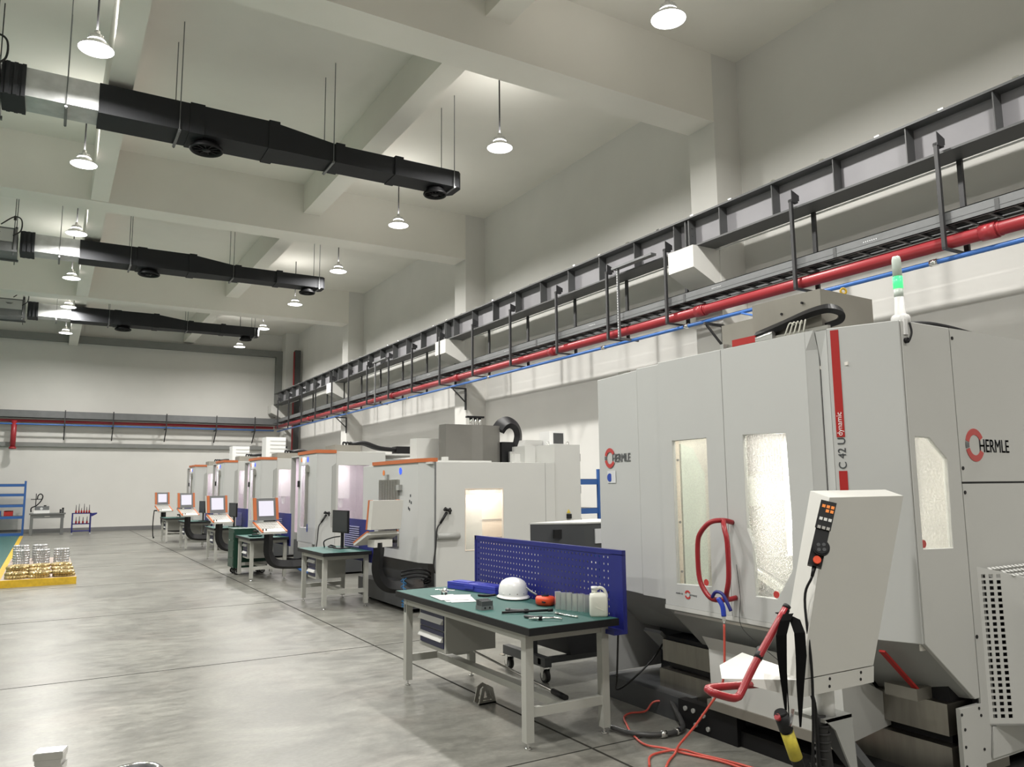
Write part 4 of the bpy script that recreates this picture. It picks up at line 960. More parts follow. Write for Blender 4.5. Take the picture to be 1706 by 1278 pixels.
ju = Vector((.86, -.51, 0)); jv = Vector((.51, .86, 0))
def jp(a, b, z): return jc + ju * a + jv * b + Z3 * z
m = MB()
lv = [(0, .058, .04), (.012, .064, .046), (.13, .064, .046), (.155, .058, .040), (.165, .03, .025)]
prev = None
for z, a, b in lv:
    r_ = []
    for kk in range(24):
        th = kk * 2 * math.pi / 24; c_, s_ = math.cos(th), math.sin(th)
        r_.append(m.bm.verts.new(jp(a * math.copysign(abs(c_) ** .35, c_), b * math.copysign(abs(s_) ** .35, s_), z)))
    if prev: 
        for kk in range(24): f_ = m.bm.faces.new((prev[kk], prev[(kk + 1) % 24], r_[(kk + 1) % 24], r_[kk])); f_.smooth = True
    else: m.bm.faces.new(r_)
    prev = r_
m.bm.faces.new(prev)
m.build('body', HDPE, t)
MB().cyl(jp(-.028, 0, .16), jp(-.028, 0, .185), .020, n=18).build('neck', HDPE, t)
MB().cyl(jp(-.028, 0, .185), jp(-.028, 0, .207), .023, n=18).build('cap', WHITEP, t, bevel=.003)
MB().tube([jp(-.015, 0, .185), jp(.01, 0, .198), (jp(.04, 0, .185)), jp(.057, 0, .150), jp(.058, 0, .13)], .011, 12).build('handle', HDPE, t)
m = MB(); 
for a, b, z, a2, z2 in ((-.03, -.047, .07, .03, .045), (-.02, -.047, .10, .02, .06)): m.bar(jp(a, b, z), jp(a2, b, z2), .002, .006)
m.build('moulded_mark', HDPE, t)
# six aluminium bars standing in a row
for i in range(6):
    bc = Vector((3.375 + i * .018, 5.035 - i * .049, BT))
    a_ = Vector((.93, -.36, 0)); b_ = Vector((.36, .93, 0)); w_, h_ = .0165, .128 - .004 * (i % 2)
    o = MB().hexa([bc - a_ * .02 - b_ * w_, bc + a_ * .02 - b_ * w_, bc + a_ * .02 + b_ * w_, bc - a_ * .02 + b_ * w_] + [p + Z3 * h_ for p in (bc - a_ * .02 - b_ * w_, bc + a_ * .02 - b_ * w_, bc + a_ * .02 + b_ * w_, bc - a_ * .02 + b_ * w_)]).build('metal_block', ALU, None, bevel=.003)
    tag(o, ['upright aluminium block beside the orange tape measure, first of the row', 'second upright aluminium block from the orange tape measure', 'third upright aluminium block from the orange tape measure', 'third upright aluminium block from the white jug', 'second upright aluminium block from the white jug', 'upright aluminium block beside the white jug, last of the row'][i], 'metal block', 'upright aluminium blocks before the pegboard')
t = thing('tape_measure', 'orange-red round tape measure leaning by the pegboard, left of the aluminium blocks', 'tape measure', (3.40, 5.25, BT))
MB().lathe((3.40, 5.25, BT), [(0, 0), (.055, 0), (.072, .012), (.074, .05), (.066, .066), (0, .070)], 32, 1.0, 1.15).build('case', ORTAPE, t)
MB().lathe((3.40, 5.25, BT), [(0, .070), (.03, .070), (.028, .076), (0, .076)], 20).build('hub', BLACK, t)
MB().tube([(3.37, 5.32, BT + .07), (3.34, 5.38, BT + .10), (3.33, 5.41, BT + .12)], .008, 8).build('crank', TRAYG, t)
MB().box(3.335, 3.345, 5.16, 5.20, BT + .03, BT + .04).build('marking', BLACK, t)
t = thing('paper_stack', 'loose white sheets of paper on the green bench top', 'paper', (2.95, 5.95, BT))
for dx, dyy, ang, zz in ((0, 0, -.22, .001), (.03, -.07, -.35, .003), (-.02, .10, -.12, .005), (.05, .03, -.5, .007)):
    u = Vector((math.cos(ang), math.sin(ang), 0)); v = Vector((-u.y, u.x, 0)); c_ = Vector((2.96 + dx, 5.95 + dyy, BT + zz))
    MB().loft([c_ - u * .10 - v * .15, c_ + u * .10 - v * .15, c_ + u * .10 + v * .15, c_ - u * .10 + v * .15], [p + Z3 * .0012 for p in (c_ - u * .10 - v * .15, c_ + u * .10 - v * .15, c_ + u * .10 + v * .15, c_ - u * .10 + v * .15)]).build('sheet', PAPER, t)
t = thing('vise_block', 'dark grooved steel fixture block standing beside the papers', 'fixture block', (2.90, 5.32, BT))
cx_, cy_ = 2.905, 5.33
MB().box(cx_ - .05, cx_ + .05, cy_ - .045, cy_ + .05, BT, BT + .03).build('base', TRAYG, t, bevel=.003)
for q in range(3): MB().box(cx_ - .046, cx_ + .046, cy_ - .045 + q * .033, cy_ - .018 + q * .033, BT + .03, BT + .066 + .004 * q).build('jaw', DGREY, t, bevel=.002)
m = MB().cyl((cx_ - .02, cy_ - .046, BT + .016), (cx_ - .02, cy_ - .0445, BT + .016), .008, n=10).cyl((cx_ + .02, cy_ - .046, BT + .016), (cx_ + .02, cy_ - .0445, BT + .016), .008, n=10).build('screw_hole', BLACK, t)
t = thing('puller_tool', 'small three-legged steel hub at the far end of the bench', 'tool', (2.99, 6.2, BT))
MB().lathe((2.99, 6.2, BT + .028), [(0, 0), (.03, 0), (.034, .006), (.018, .02), (.018, .032), (0, .034)], 24).build('hub', CHROME, t)
for q in range(3):
    a = q * 2.1 + .4; MB().cyl((2.99 + .022 * math.cos(a), 6.2 + .022 * math.sin(a), BT), (2.99 + .022 * math.cos(a), 6.2 + .022 * math.sin(a), BT + .03), .007, n=10).build('leg', DGREY, t)
MB().cyl((2.93, 6.26, BT + .045), (3.06, 6.14, BT + .045), .004, n=8).build('cross_rod', CHROME, t)
def spanner(name, label, a, b, r, mt, heads=(1.8, 1.6), z=BT + .008):
    a, b = Vector((*a, z)), Vector((*b, z)); d = (b - a).normalized()
    t = thing(name, label, 'spanner', tuple((a + b) / 2))
    MB().cyl(a, b, r, n=10).build('shank', mt, t)
    MB().cyl(a - Z3 * (z - BT), a + Z3 * .008, r * heads[0], n=14).build('head', mt, t)
    MB().cyl(b - Z3 * (z - BT), b + Z3 * .008, r * heads[1], n=14).build('head', mt, t)
    return t
t = thing('tee_wrench', 'black T-handle wrench lying on the bench near the aluminium blocks', 'wrench', (3.06, 5.0, BT + .02))
MB().cyl((2.90, 5.06, BT + .012), (3.22, 4.90, BT + .022), .009, n=12).cyl((3.20, 4.91, BT + .022), (3.235, 4.893, BT + .022), .012, n=12).build('bar', BLACK, t)
MB().cyl((3.00, 5.13, BT + .012), (3.08, 4.98, BT + .018), .011, n=12).cyl((2.99, 5.15, BT + .012), (3.005, 5.12, BT + .012), .014, n=12).build('stem', DGREY, t)
MB().cyl((3.065, 4.99, BT + .005), (3.065, 4.99, BT + .032), .017, n=14).build('hub', BLACK, t)
t = thing('tee_wrench', 'chrome and black T-handle wrench lying at the front edge of the bench', 'wrench', (3.0, 4.72, BT + .02))
MB().cyl((2.92, 4.72, BT + .012), (3.06, 4.62, BT + .02), .008, n=12).cyl((3.06, 4.62, BT + .02), (3.10, 4.575, BT + .014), .008, n=12).build('bar', CHROME, t)
MB().cyl((2.955, 4.83, BT + .012), (2.975, 4.69, BT + .018), .011, n=12).build('stem', DGREY, t)
MB().cyl((2.985, 4.675, BT + .004), (2.985, 4.675, BT + .032), .015, n=14).build('hub', BLACK, t)
spanner('combination_spanner', 'chrome combination spanner lying near the white jug', (3.22, 4.83), (3.25, 4.62), .007, CHROME)
t = thing('lifting_bar', 'steel bar with black grip lying across the bench stretcher', 'bar', (3.35, 5.4, .25))
MB().cyl((3.22, 6.1, .33), (3.17, 4.72, .275), .009, n=10).build('rod', STEEL, t)
MB().cyl((3.175, 4.82, .278), (3.165, 4.64, .272), .020, n=16).build('grip', BLACK, t, bevel=.004)
t = thing('clamp_handle', 'silver wing handle standing on the floor under the bench', 'handle', (3.1, 5.8, 0))
for q, (ya, yb) in enumerate(((5.78, 5.80), (5.70, 5.72))):
    MB().plate((3.05, ya, 0), X3, Z3, Y3, [(0, 0), (.16, 0), (.13, .12), (.08, .15), (.03, .12)], [[(.04, .03), (.12, .03), (.10, .10), (.08, .12), (.055, .10)]], .012).build('cheek', STEEL, t)
MB().box(3.05, 3.21, 5.70, 5.80, 0, .012).build('base', STEEL, t)

# chip conveyor cart behind the near bench
t = thing('chip_conveyor', 'dark grey chip conveyor box on a castor frame behind the blue pegboard', 'conveyor', (4.5, 6.9, 0))
MB().hexa([(4.36, 7.0, 1.06), (4.85, 6.72, 1.06), (5.5, 6.72, 1.06), (5.5, 7.4, 1.06), (4.36, 7.0, 1.325), (4.85, 6.72, 1.325), (5.5, 6.72, 1.325), (5.5, 7.4, 1.325)]).build('head_box', DGREY, t, bevel=.006)
MB().hexa([(4.35, 7.01, 1.325), (4.85, 6.71, 1.325), (5.5, 6.71, 1.325), (5.5, 7.41, 1.325), (4.35, 7.01, 1.34), (4.85, 6.71, 1.34), (5.5, 6.71, 1.34), (5.5, 7.41, 1.34)]).build('head_lid', SHELL2, t)
MB().box(4.98, 5.12, 6.705, 6.72, 1.12, 1.27).build('notice', STICKW, t)
MB().box(5.14, 5.2, 6.69, 6.72, 1.12, 1.30).box(4.55, 4.64, 6.83, 6.86, 1.18, 1.27).build('switch_box', BLACK, t)
MB().hexa([(4.3, 6.5, .30), (4.4, 6.5, .30), (4.4, 6.9, .30), (4.3, 6.9, .30), (4.5, 6.75, 1.06), (5.0, 6.75, 1.06), (5.0, 7.0, 1.06), (4.5, 7.0, 1.06)]).build('inclined_chute', DGREY, t)
MB().prism([(4.00, .63), (4.8, .63), (4.8, .22), (4.12, .22)], 'y', 5.95, 6.55).build('chip_bin', BLACK, t, bevel=.006)
m = MB().box(3.86, 3.93, 5.98, 6.72, .135, .215).build('castor_beam', DGREY, t, bevel=.004)
MB().box(3.88, 3.95, 6.24, 6.31, .2, .70).build('upright', DGREY, t, bevel=.004)
MB().box(3.86, 4.8, 6.05, 6.1, .15, .2).build('cross_beam', DGREY, t)
MB().cyl((3.93, 6.10, .60), (3.97, 6.10, .60), .025, n=20).build('teal_glint', TEAL, t)  # small cyan reflection drawn as a teal disc
for yy in (6.03, 6.66):
    c_ = MB().cyl((3.875, yy, .055), (3.915, yy, .055), .055, n=28).build('castor_wheel', RUBBER, t, bevel=.006)
    MB().cyl((3.868, yy, .055), (3.922, yy, .055), .036, n=24).build('wheel_disc', MGREY, c_)
    MB().prism([(yy - .03, .135), (yy + .03, .135), (yy + .012, .045), (yy - .012, .045)], 'x', 3.925, 3.932).prism([(yy - .03, .135), (yy + .03, .135), (yy + .012, .045), (yy - .012, .045)], 'x', 3.858, 3.865).build('castor_fork', CHROME, c_)
MB().box(3.84, 3.87, 6.70, 6.76, .115, .125).build('brake_pedal', CHROME, t)

# ------------------------------------------------------------------ row of milling machines with orange trim
def console_front(t, x, y, yaw, zb=.98, back=False):
    """machine control: upright screen box and sloped keyboard; operator side faces -y before turning"""
    c = Vector((x, y, 0)); ca, sa = math.cos(yaw), math.sin(yaw)
    def P(a, b, z): return (x + a * ca - b * sa, y + a * sa + b * ca, z)
    def B(mb, a0, a1, b0, b1, z0, z1, sh=0.0):   # sh shears the top backwards (b+)
        return mb.hexa([P(a0, b0, z0), P(a1, b0, z0), P(a1, b1, z0), P(a0, b1, z0), P(a0, b0 + sh, z1), P(a1, b0 + sh, z1), P(a1, b1 + sh, z1), P(a0, b1 + sh, z1)])
    W2 = .235
    scr = B(MB(), -W2, W2, .0, .12, 1.16, 1.55, .06).build('screen_housing', CONS, t, bevel=.008)
    B(MB(), -W2 - .004, -W2 + .05, -.006, .03, 1.16, 1.555, .06).build('orange_edge', ORANGE, scr)
    B(MB(), W2 - .05, W2 + .004, -.006, .03, 1.16, 1.555, .06).build('orange_edge', ORANGE, scr)
    B(MB(), -W2 + .05, W2 - .05, -.008, -.002, 1.15, 1.55, .058).build('bezel', TRAYG, scr)
    B(MB(), -.150, .135, -.012, -.007, 1.23, 1.50, .04).build('screen', SCREEN, scr)
    m = MB()
    kb = MB().hexa([P(-W2 - .01, -.32, zb - .03), P(W2 + .01, -.32, zb - .03), P(W2 + .01, .06, zb + .13), P(-W2 - .01, .06, zb + .13), P(-W2 - .01, -.33, zb + .01), P(W2 + .01, -.33, zb + .01), P(W2 + .01, .04, zb + .175), P(-W2 - .01, .04, zb + .175)]).build('keyboard_housing', CONS, t, bevel=.006)
    for sgn in (-1, 1):
        a0, a1 = sorted((sgn * (W2 + .012), sgn * (W2 - .022)))
        MB().hexa([P(a0, -.33, zb + .0), P(a1, -.33, zb + .0), P(a1, .05, zb + .165), P(a0, .05, zb + .165), P(a0, -.335, zb + .018), P(a1, -.335, zb + .018), P(a1, .04, zb + .183), P(a0, .04, zb + .183)]).build('orange_edge', ORANGE, kb)
    def K(a0, a1, b0, b1, h=.006):
        zz = lambda b: zb + .01 + (b + .33) / .37 * .165
        return [P(a0, b0, zz(b0)), P(a1, b0, zz(b0)), P(a1, b1, zz(b1)), P(a0, b1, zz(b1)), P(a0, b0, zz(b0) + h), P(a1, b0, zz(b0) + h), P(a1, b1, zz(b1) + h), P(a0, b1, zz(b1) + h)]
    MB().hexa(K(-.20, .20, -.24, .03, .003)).build('key_panel', KEYW, kb)
    for r in range(4):
        m = MB()
        for c_ in range(8): m.hexa(K(-.195 + c_ * .05, -.155 + c_ * .05, -.22 + r * .06, -.18 + r * .06, .008))
        tag(m.build('key_row', KEYS, kb))
    m = MB()
    for a, b in ((-.20, -.28), (-.14, -.28), (-.20, -.20)): m.cyl(P(a, b, zb + .03), P(a, b, zb + .065), .011, n=10)
    m.build('knob', BLACK, kb)
    B(MB(), -.14, .14, -.12, .06, zb - .04, zb + .06).build('mount_box', CONS, t, bevel=.006)
    B(MB(), -W2 - .03, -W2 + .01, -.2, -.02, zb + .0, zb + .04).build('handwheel_holder', BLACK, t, bevel=.006)
    return P
def swing_arm(t, pts, r=.055):
    m = MB().tube(pts, r, 4, 8, prof=[(-r, -r * .8), (r, -r * .8), (r, r * .8), (-r, r * .8)])
    m.build('swing_arm', BLACK, t, bevel=.004)
def spray_gun(x, y, z, label):
    t = thing('wash_gun', label, 'wash gun', (x, y, z), 'black wash guns hung on the machine fronts')
    MB().cyl((x, y, z - .02), (x - .10, y, z - .17), .022, .016, n=12).build('grip', BLACK, t)
    MB().cyl((x - .035, y - .03, z + .02), (x + .07, y + .02, z + .0), .022, n=12).cyl((x - .05, y - .03, z + .03), (x - .035, y - .03, z + .02), .030, n=12).cyl((x + .06, y + .02, z - .05), (x + .06, y + .02, z + .04), .014, n=10).build('head', BLACK, t)
    MB().tube([(x - .10, y, z - .17), (x - .15, y, z - .25), (x - .17, y, z - .5), (x - .19, y + .02, z - .75), (x - .10, y + .1, z - .95)], .011, 8).build('hose', RUBBER, t)
    return t

# first machine: wide, low, cladding facing the near bench
X0, YN, YF_ = 4.57, 10.02, 12.62
m1 = thing('milling_machine', 'low wide milling machine with orange top edge, back of its console turned to us', 'milling machine', (5.5, 11.3, 0))
H1 = 2.075
# front cladding (faces the aisle)
hol = rect(YF_ - 11.80, YF_ - 11.06, .9, 1.83)
MB().plate(*vplate((X0, YF_), (X0, YN + .32), [(0, .31), (.6, .31), (.62, .66), (YF_ - YN - .32, .665), (YF_ - YN - .32, H1), (0, H1)], [hol], .03, -1)).build('front_cladding', SHELL, m1, bevel=.003)
MB().prism([(X0, YN + .32), (X0 + .12, YN), (X0 + .15, YN + .02), (X0 + .03, YN + .33)], 'z', .665, H1).build('corner_cladding', SHELL, m1)
dm = MB().box(X0 - .03, X0 + .02, 11.04, 11.82, .85, 1.84).build('sliding_door', STEEL, m1, bevel=.004)
m = MB()
for q in range(6): m.box(X0 - .035, X0 - .03, 11.12 + q * .11, 11.13 + q * .11, .86, 1.83)
m.build('door_rib', STEEL, dm)
MB().box(X0 - .06, X0, 10.93, 11.04, 1.68, 1.76).build('door_switch', MGREY, m1, bevel=.004)
MB().box(X0 - .02, X0 + .01, YN + .34, 12.15, H1, H1 + .055).prism([(X0 - .02, YN + .34), (X0 + .11, YN - .01), (X0 + .16, YN + .02), (X0 + .03, YN + .36)], 'z', H1, H1 + .055).build('orange_trim', ORANGE, m1)
MB().cyl((X0 - .001, 11.0, 1.965), (X0 - .006, 11.0, 1.965), .055, n=6).build('blue_emblem', BLUEL, m1)
MB().cyl((X0 - .001, 11.68, 1.95), (X0 - .006, 11.68, 1.95), .042, n=16).build('orange_emblem', ORL, m1)
MB().box(X0 - .04, X0, 11.46, 11.54, 1.84, 1.92).build('round_lock', MGREY, m1, bevel=.01)
m = MB()
for q, (a, b) in enumerate(((10.63, 1.60), (10.66, 1.52), (10.60, 1.50), (10.70, 1.42), (10.66, 1.40))): m.box(X0 - .002, X0, a - .025, a + .01, b - .02, b + .02)
m.build('dark_marking', TXTD, m1)
# near side
XS1 = 6.70
wn = rect(5.16 - X0 - .12, 5.77 - X0 - .12, .83, 1.685)
sd_ = MB().plate((X0 + .12, YN, 0), X3, Z3, Y3, [(0, .16), (XS1 - X0 - .12, .16), (XS1 - X0 - .12, H1), (0, H1)], [wn], .03).build('side_cladding', SHELL2, m1, bevel=.003)
MB().box(5.15, 5.78, YN + .018, YN + .024, .82, 1.70).build('window_pane', GLASS2, sd_)
MB().plate((5.16, YN - .004, 0), X3, Z3, Y3, rect(-.01, .62, .82, 1.695), [rect(.0, .61, .83, 1.685)], .006).build('window_frame', CREAM, sd_)
MB().box(X0 + .105, X0 + .125, YN - .005, YN + .01, .3, H1).box(6.52, 6.524, YN - .002, YN, .2, H1).build('panel_gap', TRAYG, m1)
MB().box(X0 + .05, XS1, YN + .03, YF_, H1 - .03, H1).box(X0 + .02, XS1, YF_ - .03, YF_, .3, H1).build('roof', SHELL2, m1)
m = MB().box(4.75, 6.4, YN + .3, 12.3, .6, .62).box(6.4, 6.42, YN + .1, 12.3, .6, 2.0).box(4.7, 6.4, 12.28, 12.3, .6, 2.0)
m.build('work_area_lining', CREAM, m1)
m = MB().box(5.62, 6.15, 10.5, 10.53, .62, 1.62).build('inner_panel', CREAM, m1)
for z in (.95, 1.22): MB().box(5.62, 6.15, 10.49, 10.5, z, z + .012).build('panel_seam', TRAYG, m1)
MB().box(5.2, 5.58, 10.30, 10.32, .65, 1.6).build('inner_panel', WHITEP, m1)
MB().text('MADE IN', (5.17, YN + .016, 1.64), X3, Z3, .05, .001).build('window_lettering', TXTD, sd_) if False else None
area('work_light', (5.45, YN + .22, 1.98), .5, 34, (1.0, .86, .74), m1, shape='RECTANGLE', sy=.12, rot=(R_(12), 0, 0))
# base
MB().box(X0 + .12, 6.6, YN + .25, YF_ - .1, .03, .66).build('base', DGREY, m1, bevel=.01)
MB().prism([(4.66, .03), (4.66, .30), (5.2, .30), (5.2, .03)], 'y', 10.0, 12.5).build('coolant_tank', DGREY, m1, bevel=.01)
MB().box(4.36, 4.80, 10.2, 12.2, .06, .33).build('chip_tray', DGREY, m1, bevel=.01)
MB().box(X0 - .0, X0 + .03, YF_ - .25, YF_, .31, .62).build('vent_panel', KEYW, m1)
for q, (a, b) in enumerate(((4.5, 10.4), (4.5, 12.0))): MB().cyl((a, b, 0), (a, b, .06), .03, n=12).build('foot', CHROME, m1)
MB().cyl((X0 + .13, YN - .02, 1.04), (X0 + .48, YN - .02, 1.04), .045, n=18).build('side_pipe', MGREY, m1)
# electrical cabinet at the rear, column and roof parts
cab = MB().box(6.72, 7.20, 10.05, 11.2, .2, 2.36).build('control_cabinet', SHELL2, m1, bevel=.006)
MB().box(6.92, 7.0, 10.02, 10.05, 1.22, 1.29).build('main_switch', BLACK, cab)
MB().prism([(6.925, 1.305), (6.995, 1.305), (6.96, 1.36)], 'y', 10.04, 10.05).build('warning_triangle', STICKY, cab)
m = MB()
for z in (.6, 1.1, 1.6, 2.1): m.box(7.20, 7.215, 10.06, 10.10, z, z + .12)
m.build('hinge', TRAYG, cab)
for x in (6.76, 7.14): MB().ring((x, 10.3, 2.39), .025, .007, (0, 1, 0), 16, 6).build('lifting_eye', CHROME, cab)
ac_ = MB().box(6.93, 7.22, 10.5, 10.8, 2.36, 2.60).build('roof_fan', WHITEP, m1, bevel=.005)
MB().box(7.0, 7.19, 10.49, 10.5, 2.40, 2.57).build('fan_grille', TRAYG, ac_)
m = MB()
for q in range(9): m.box(7.01 + q * .021, 7.013 + q * .021, 10.485, 10.49, 2.40, 2.57).box(7.0, 7.19, 10.485, 10.49, 2.41 + q * .019, 2.413 + q * .019)
m.build('fan_bars', DGREY, ac_)
MB().box(6.52, 7.1, 10.6, 11.0, 2.07, 2.36).build('rear_housing', SHELL2, m1, bevel=.006)
MB().box(6.66, 6.92, 10.7, 10.9, 2.36, 2.46).prism([(6.66, 2.36), (6.56, 2.36), (6.60, 2.46), (6.66, 2.46)], 'y', 10.7, 10.9).build('roof_motor', REFL, m1, bevel=.006)
co_ = MB().prism([(5.30, 11.2), (5.32, 11.0), (5.78, 11.0), (5.95, 10.95), (6.32, 11.05), (6.5, 11.9), (5.62, 11.9)], 'z', 2.06, 2.70).build('spindle_column', COLST, m1, bevel=.004)
MB().box(5.04, 5.6, 11.5, 11.75, 2.06, 2.50).build('column_housing', SHELL2, m1, bevel=.004)
tag([o for o in bpy.data.objects if o.name.startswith('column_housing')][0])
MB().box(4.8, 5.8, 10.4, 10.9, H1, H1 + .035).box(6.15, 6.25, 10.3, 10.4, H1, H1 + .14).box(5.15, 5.22, 10.7, 10.8, H1, H1 + .1).build('roof_rail', SHELL2, m1)
m = MB()
for x in (5.92, 6.0, 6.08):
    m.cyl((x, 11.3, 2.70), (x, 11.3, 2.84), .028, n=12)
m.build('filter_bottle', CHROME, m1)
MB().box(5.84, 6.15, 11.26, 11.34, 2.84, 2.87).build('filter_head', BLACK, m1)
pts = [(6.32, 11.1, 2.64), (6.40, 11.1, 2.73), (6.52, 11.1, 2.77), (6.65, 11.1, 2.70), (6.70, 11.1, 2.55), (6.66, 11.1, 2.36)]
MB().tube(pts, .06, 4, 8, prof=[(-.05, -.10), (.05, -.10), (.05, .10), (-.05, .10)]).build('cable_chain', BLACK, m1)
MB().box(6.33, 6.56, 11.0, 11.1, 2.06, 2.44).build('drive_cover', BLACK, m1)
MB().box(6.42, 6.52, 10.9, 10.95, 2.08, 2.28).build('bracket', ALU, m1)
# console 1: seen from behind
cx1, cy1, yw = 3.97, 10.22, R_(189)
console_front(m1, cx1, cy1, yw, zb=.96)
m = MB()
MB().prism([(0, 0), (.05, 0), (.025, .05)], 'x', 0, .003).bm.free()
m = MB(); a = Vector((3.865, 10.06, 1.0))
swing_arm(m1, [(3.93, 10.2, .98), (3.93, 10.2, .86), (3.93, 10.25, .62), (4.02, 10.28, .44), (4.2, 10.3, .36), (4.62, 10.3, .36)], .065)
pts = []
for q in range(90):
    a = q / 90 * 2 * math.pi * 15; zz = .50 - .38 * math.sin(q / 90 * math.pi)
    pts.append((4.25 + .02 * math.cos(a) + .0, 10.05 + .02 * math.sin(a) + q / 90 * .09, zz))
MB().tube(pts, .006, 6, 2).build('coiled_hose', mat('coiled_hose_blue', (.02, .14, .32), .35), m1)
m = MB()
for dz in (0, .05, .1): m.tube([(4.3, 10.3, .46 + dz), (4.5, 10.15, .50 + dz), (4.7, 10.2, .42 + dz), (4.62, 10.4, .36)], .015, 6)
m.build('cable_bundle', BLACK, m1)
spray_gun(4.84, YN - .05, 1.39, 'black wash gun on the side of the low wide machine, nearest of all')

# tall narrow machines, four alike
def make_mill(y0, label):
    x0 = 4.60; H = 2.42
    t = thing('milling_machine', label, 'milling machine', (5.6, y0 + .9, 0), 'tall milling machines with orange top trim along the wall')
    # front block, aisle side, with a tall narrow lit window
    wf = [(.17, .92), (.66, .92), (.66, 2.20), (.17, 2.20)]
    fp = MB().plate(*vplate((x0, y0 + 1.28), (x0, y0), rect(0, 1.28, .62, H), [wf], .03, -1)).build('front_cladding', SHELL, t, bevel=.003)
    MB().box(x0 + .014, x0 + .02, y0 + .61, y0 + 1.12, .91, 2.21).build('window_pane', GLASS2, fp)
    MB().box(x0 - .05, x0, y0 + .54, y0 + .60, .95, 2.2).box(x0 - .07, x0, y0 + .46, y0 + .54, 2.05, 2.17).build('door_handle', STEEL, fp, bevel=.006)
    MB().box(x0 - .03, x0 + .0, y0 + 1.16, y0 + 1.24, 1.75, 1.88).build('door_lock', BLACK, fp, bevel=.005)
    MB().box(x0 - .01, x0 + .01, y0 + .52, y0 + .56, .85, 1.0).build('blue_mark', STICKB, fp)
    MB().cyl((x0 - .001, y0 + .60, 2.31), (x0 - .006, y0 + .60, 2.31), .06, n=6).build('blue_emblem', BLUEL, fp)
    MB().cyl((x0 - .001, y0 + 1.05, 2.31), (x0 - .006, y0 + 1.05, 2.31), .045, n=16).build('orange_emblem', ORL, fp)
    MB().box(x0 + .01, x0 + .40, y0, y0 + .03, .55, H).build('corner_cladding', SHELL, t, bevel=.003)
    MB().prism([(x0 + .32, 2.16), (x0 + .40, 2.22), (x0 + .40, .95), (x0 + .32, .95)], 'y', y0 - .012, y0).build('side_handle_recess', MGREY, t)
    MB().prism([(x0 - .02, y0 - .02), (x0 + .40, y0 - .02), (x0 + .40, y0 + .03), (x0 + .03, y0 + .03), (x0 + .03, y0 + 1.3), (x0 - .02, y0 + 1.3)], 'z', H, H + .065).build('orange_trim', ORANGE, t)
    ws = [(.05, 1.0), (.70, 1.0), (.70, 2.18), (.05, 2.18)]
    sp_ = MB().plate((x0 + .405, y0 + .01, 0), X3, Z3, Y3, rect(0, 1.05, .55, H + .035), [ws], .03).build('side_cladding', SHELL2, t, bevel=.003)
    MB().box(x0 + .45, x0 + 1.12, y0 + .02, y0 + .026, .99, 2.19).build('window_pane', GLASS2, sp_)
    MB().box(x0 + 1.46, x0 + 2.4, y0 + .15, y0 + .18, .3, H - .1).box(x0 + 1.455, x0 + 1.46, y0 + .01, y0 + .15, .5, H).build('rear_cladding', SHELL2, t, bevel=.003)
    MB().box(x0 + .03, x0 + 2.4, y0 + .03, y0 + 2.0, H - .03, H - .005).box(x0 + .03, x0 + 2.4, y0 + 1.98, y0 + 2.0, .3, H).box(x0 + .25, x0 + .28, y0 + 1.25, y0 + 2.0, .3, H - .02).build('roof', SHELL2, t)
    m = MB().box(x0 + .06, x0 + 1.5, y0 + 1.7, y0 + 1.72, .8, 2.38).box(x0 + .06, x0 + 1.5, y0 + .05, y0 + 1.7, .78, .8).box(x0 + 1.42, x0 + 1.45, y0 + .05, y0 + 1.7, .8, 2.38)
    m.build('work_area_lining', LINER2, t)
    MB().box(x0 + .75, x0 + 1.0, y0 + .9, y0 + 1.3, 1.5, 2.38).cyl((x0 + .87, y0 + 1.1, 1.5), (x0 + .87, y0 + 1.1, 1.3), .07, .04).build('spindle', REFL, t, bevel=.01)
    MB().cyl((x0 + .8, y0 + .9, .8), (x0 + .8, y0 + .9, 1.02), .26, n=28).build('rotary_table', ALU, t)
    area('work_light', (x0 + .5, y0 + .55, 2.36), .6, 22, (1.0, .84, .92), t, shape='RECTANGLE', sy=.15)
    area('work_light', (x0 + .2, y0 + .9, 2.36), .5, 9, (.88, .86, 1.0), t, shape='RECTANGLE', sy=.15)
    MB().box(x0 + .12, x0 + 2.3, y0 + .1, y0 + 1.95, .04, .62).build('base', DGREY, t, bevel=.01)
    MB().box(x0 + .0, x0 + .14, y0 + .2, y0 + 1.2, .5, .64).build('lower_panel', SHELL2, t, bevel=.004)
    MB().box(x0 + .55, x0 + 1.1, y0 + .55, y0 + 1.2, H, H + .20).build('roof_box', STEELC, t, bevel=.006)
    m = MB()
    for q in range(3): m.tube([(x0 + .95, y0 + .7 + q * .08, H + .22), (x0 + 1.25, y0 + .72 + q * .08, H + .26), (x0 + 1.6, y0 + .74 + q * .08, H + .16), (x0 + 2.0, y0 + .8 + q * .05, H + .13), (x0 + 2.35, y0 + .8, H + .12)], .045, 8)
    m.box(x0 + 2.0, x0 + 2.45, y0 + .7, y0 + 1.0, H + .05, H + .2)
    m.build('cable_chain', BLACK, t)
    m = MB()
    for q in range(4): m.tube([(x0 + .8 + q * .07, y0 + .8, H + .2), (x0 + .82 + q * .07, y0 + .82, H + .27), (x0 + .9 + q * .07, y0 + .8, H + .25)], .02, 6)
    m.build('valve', BLACK, t)
    console_front(t, 3.48, y0 - .75, R_(13), zb=.95)
    swing_arm(t, [(3.52, y0 - .77, .96), (3.52, y0 - .77, .80), (3.53, y0 - .75, .56), (3.66, y0 - .68, .38), (3.95, y0 - .64, .33), (4.32, y0 - .56, .33), (4.6, y0 - .2, .33), (4.74, y0 + .3, .33)], .065)
    m = MB()
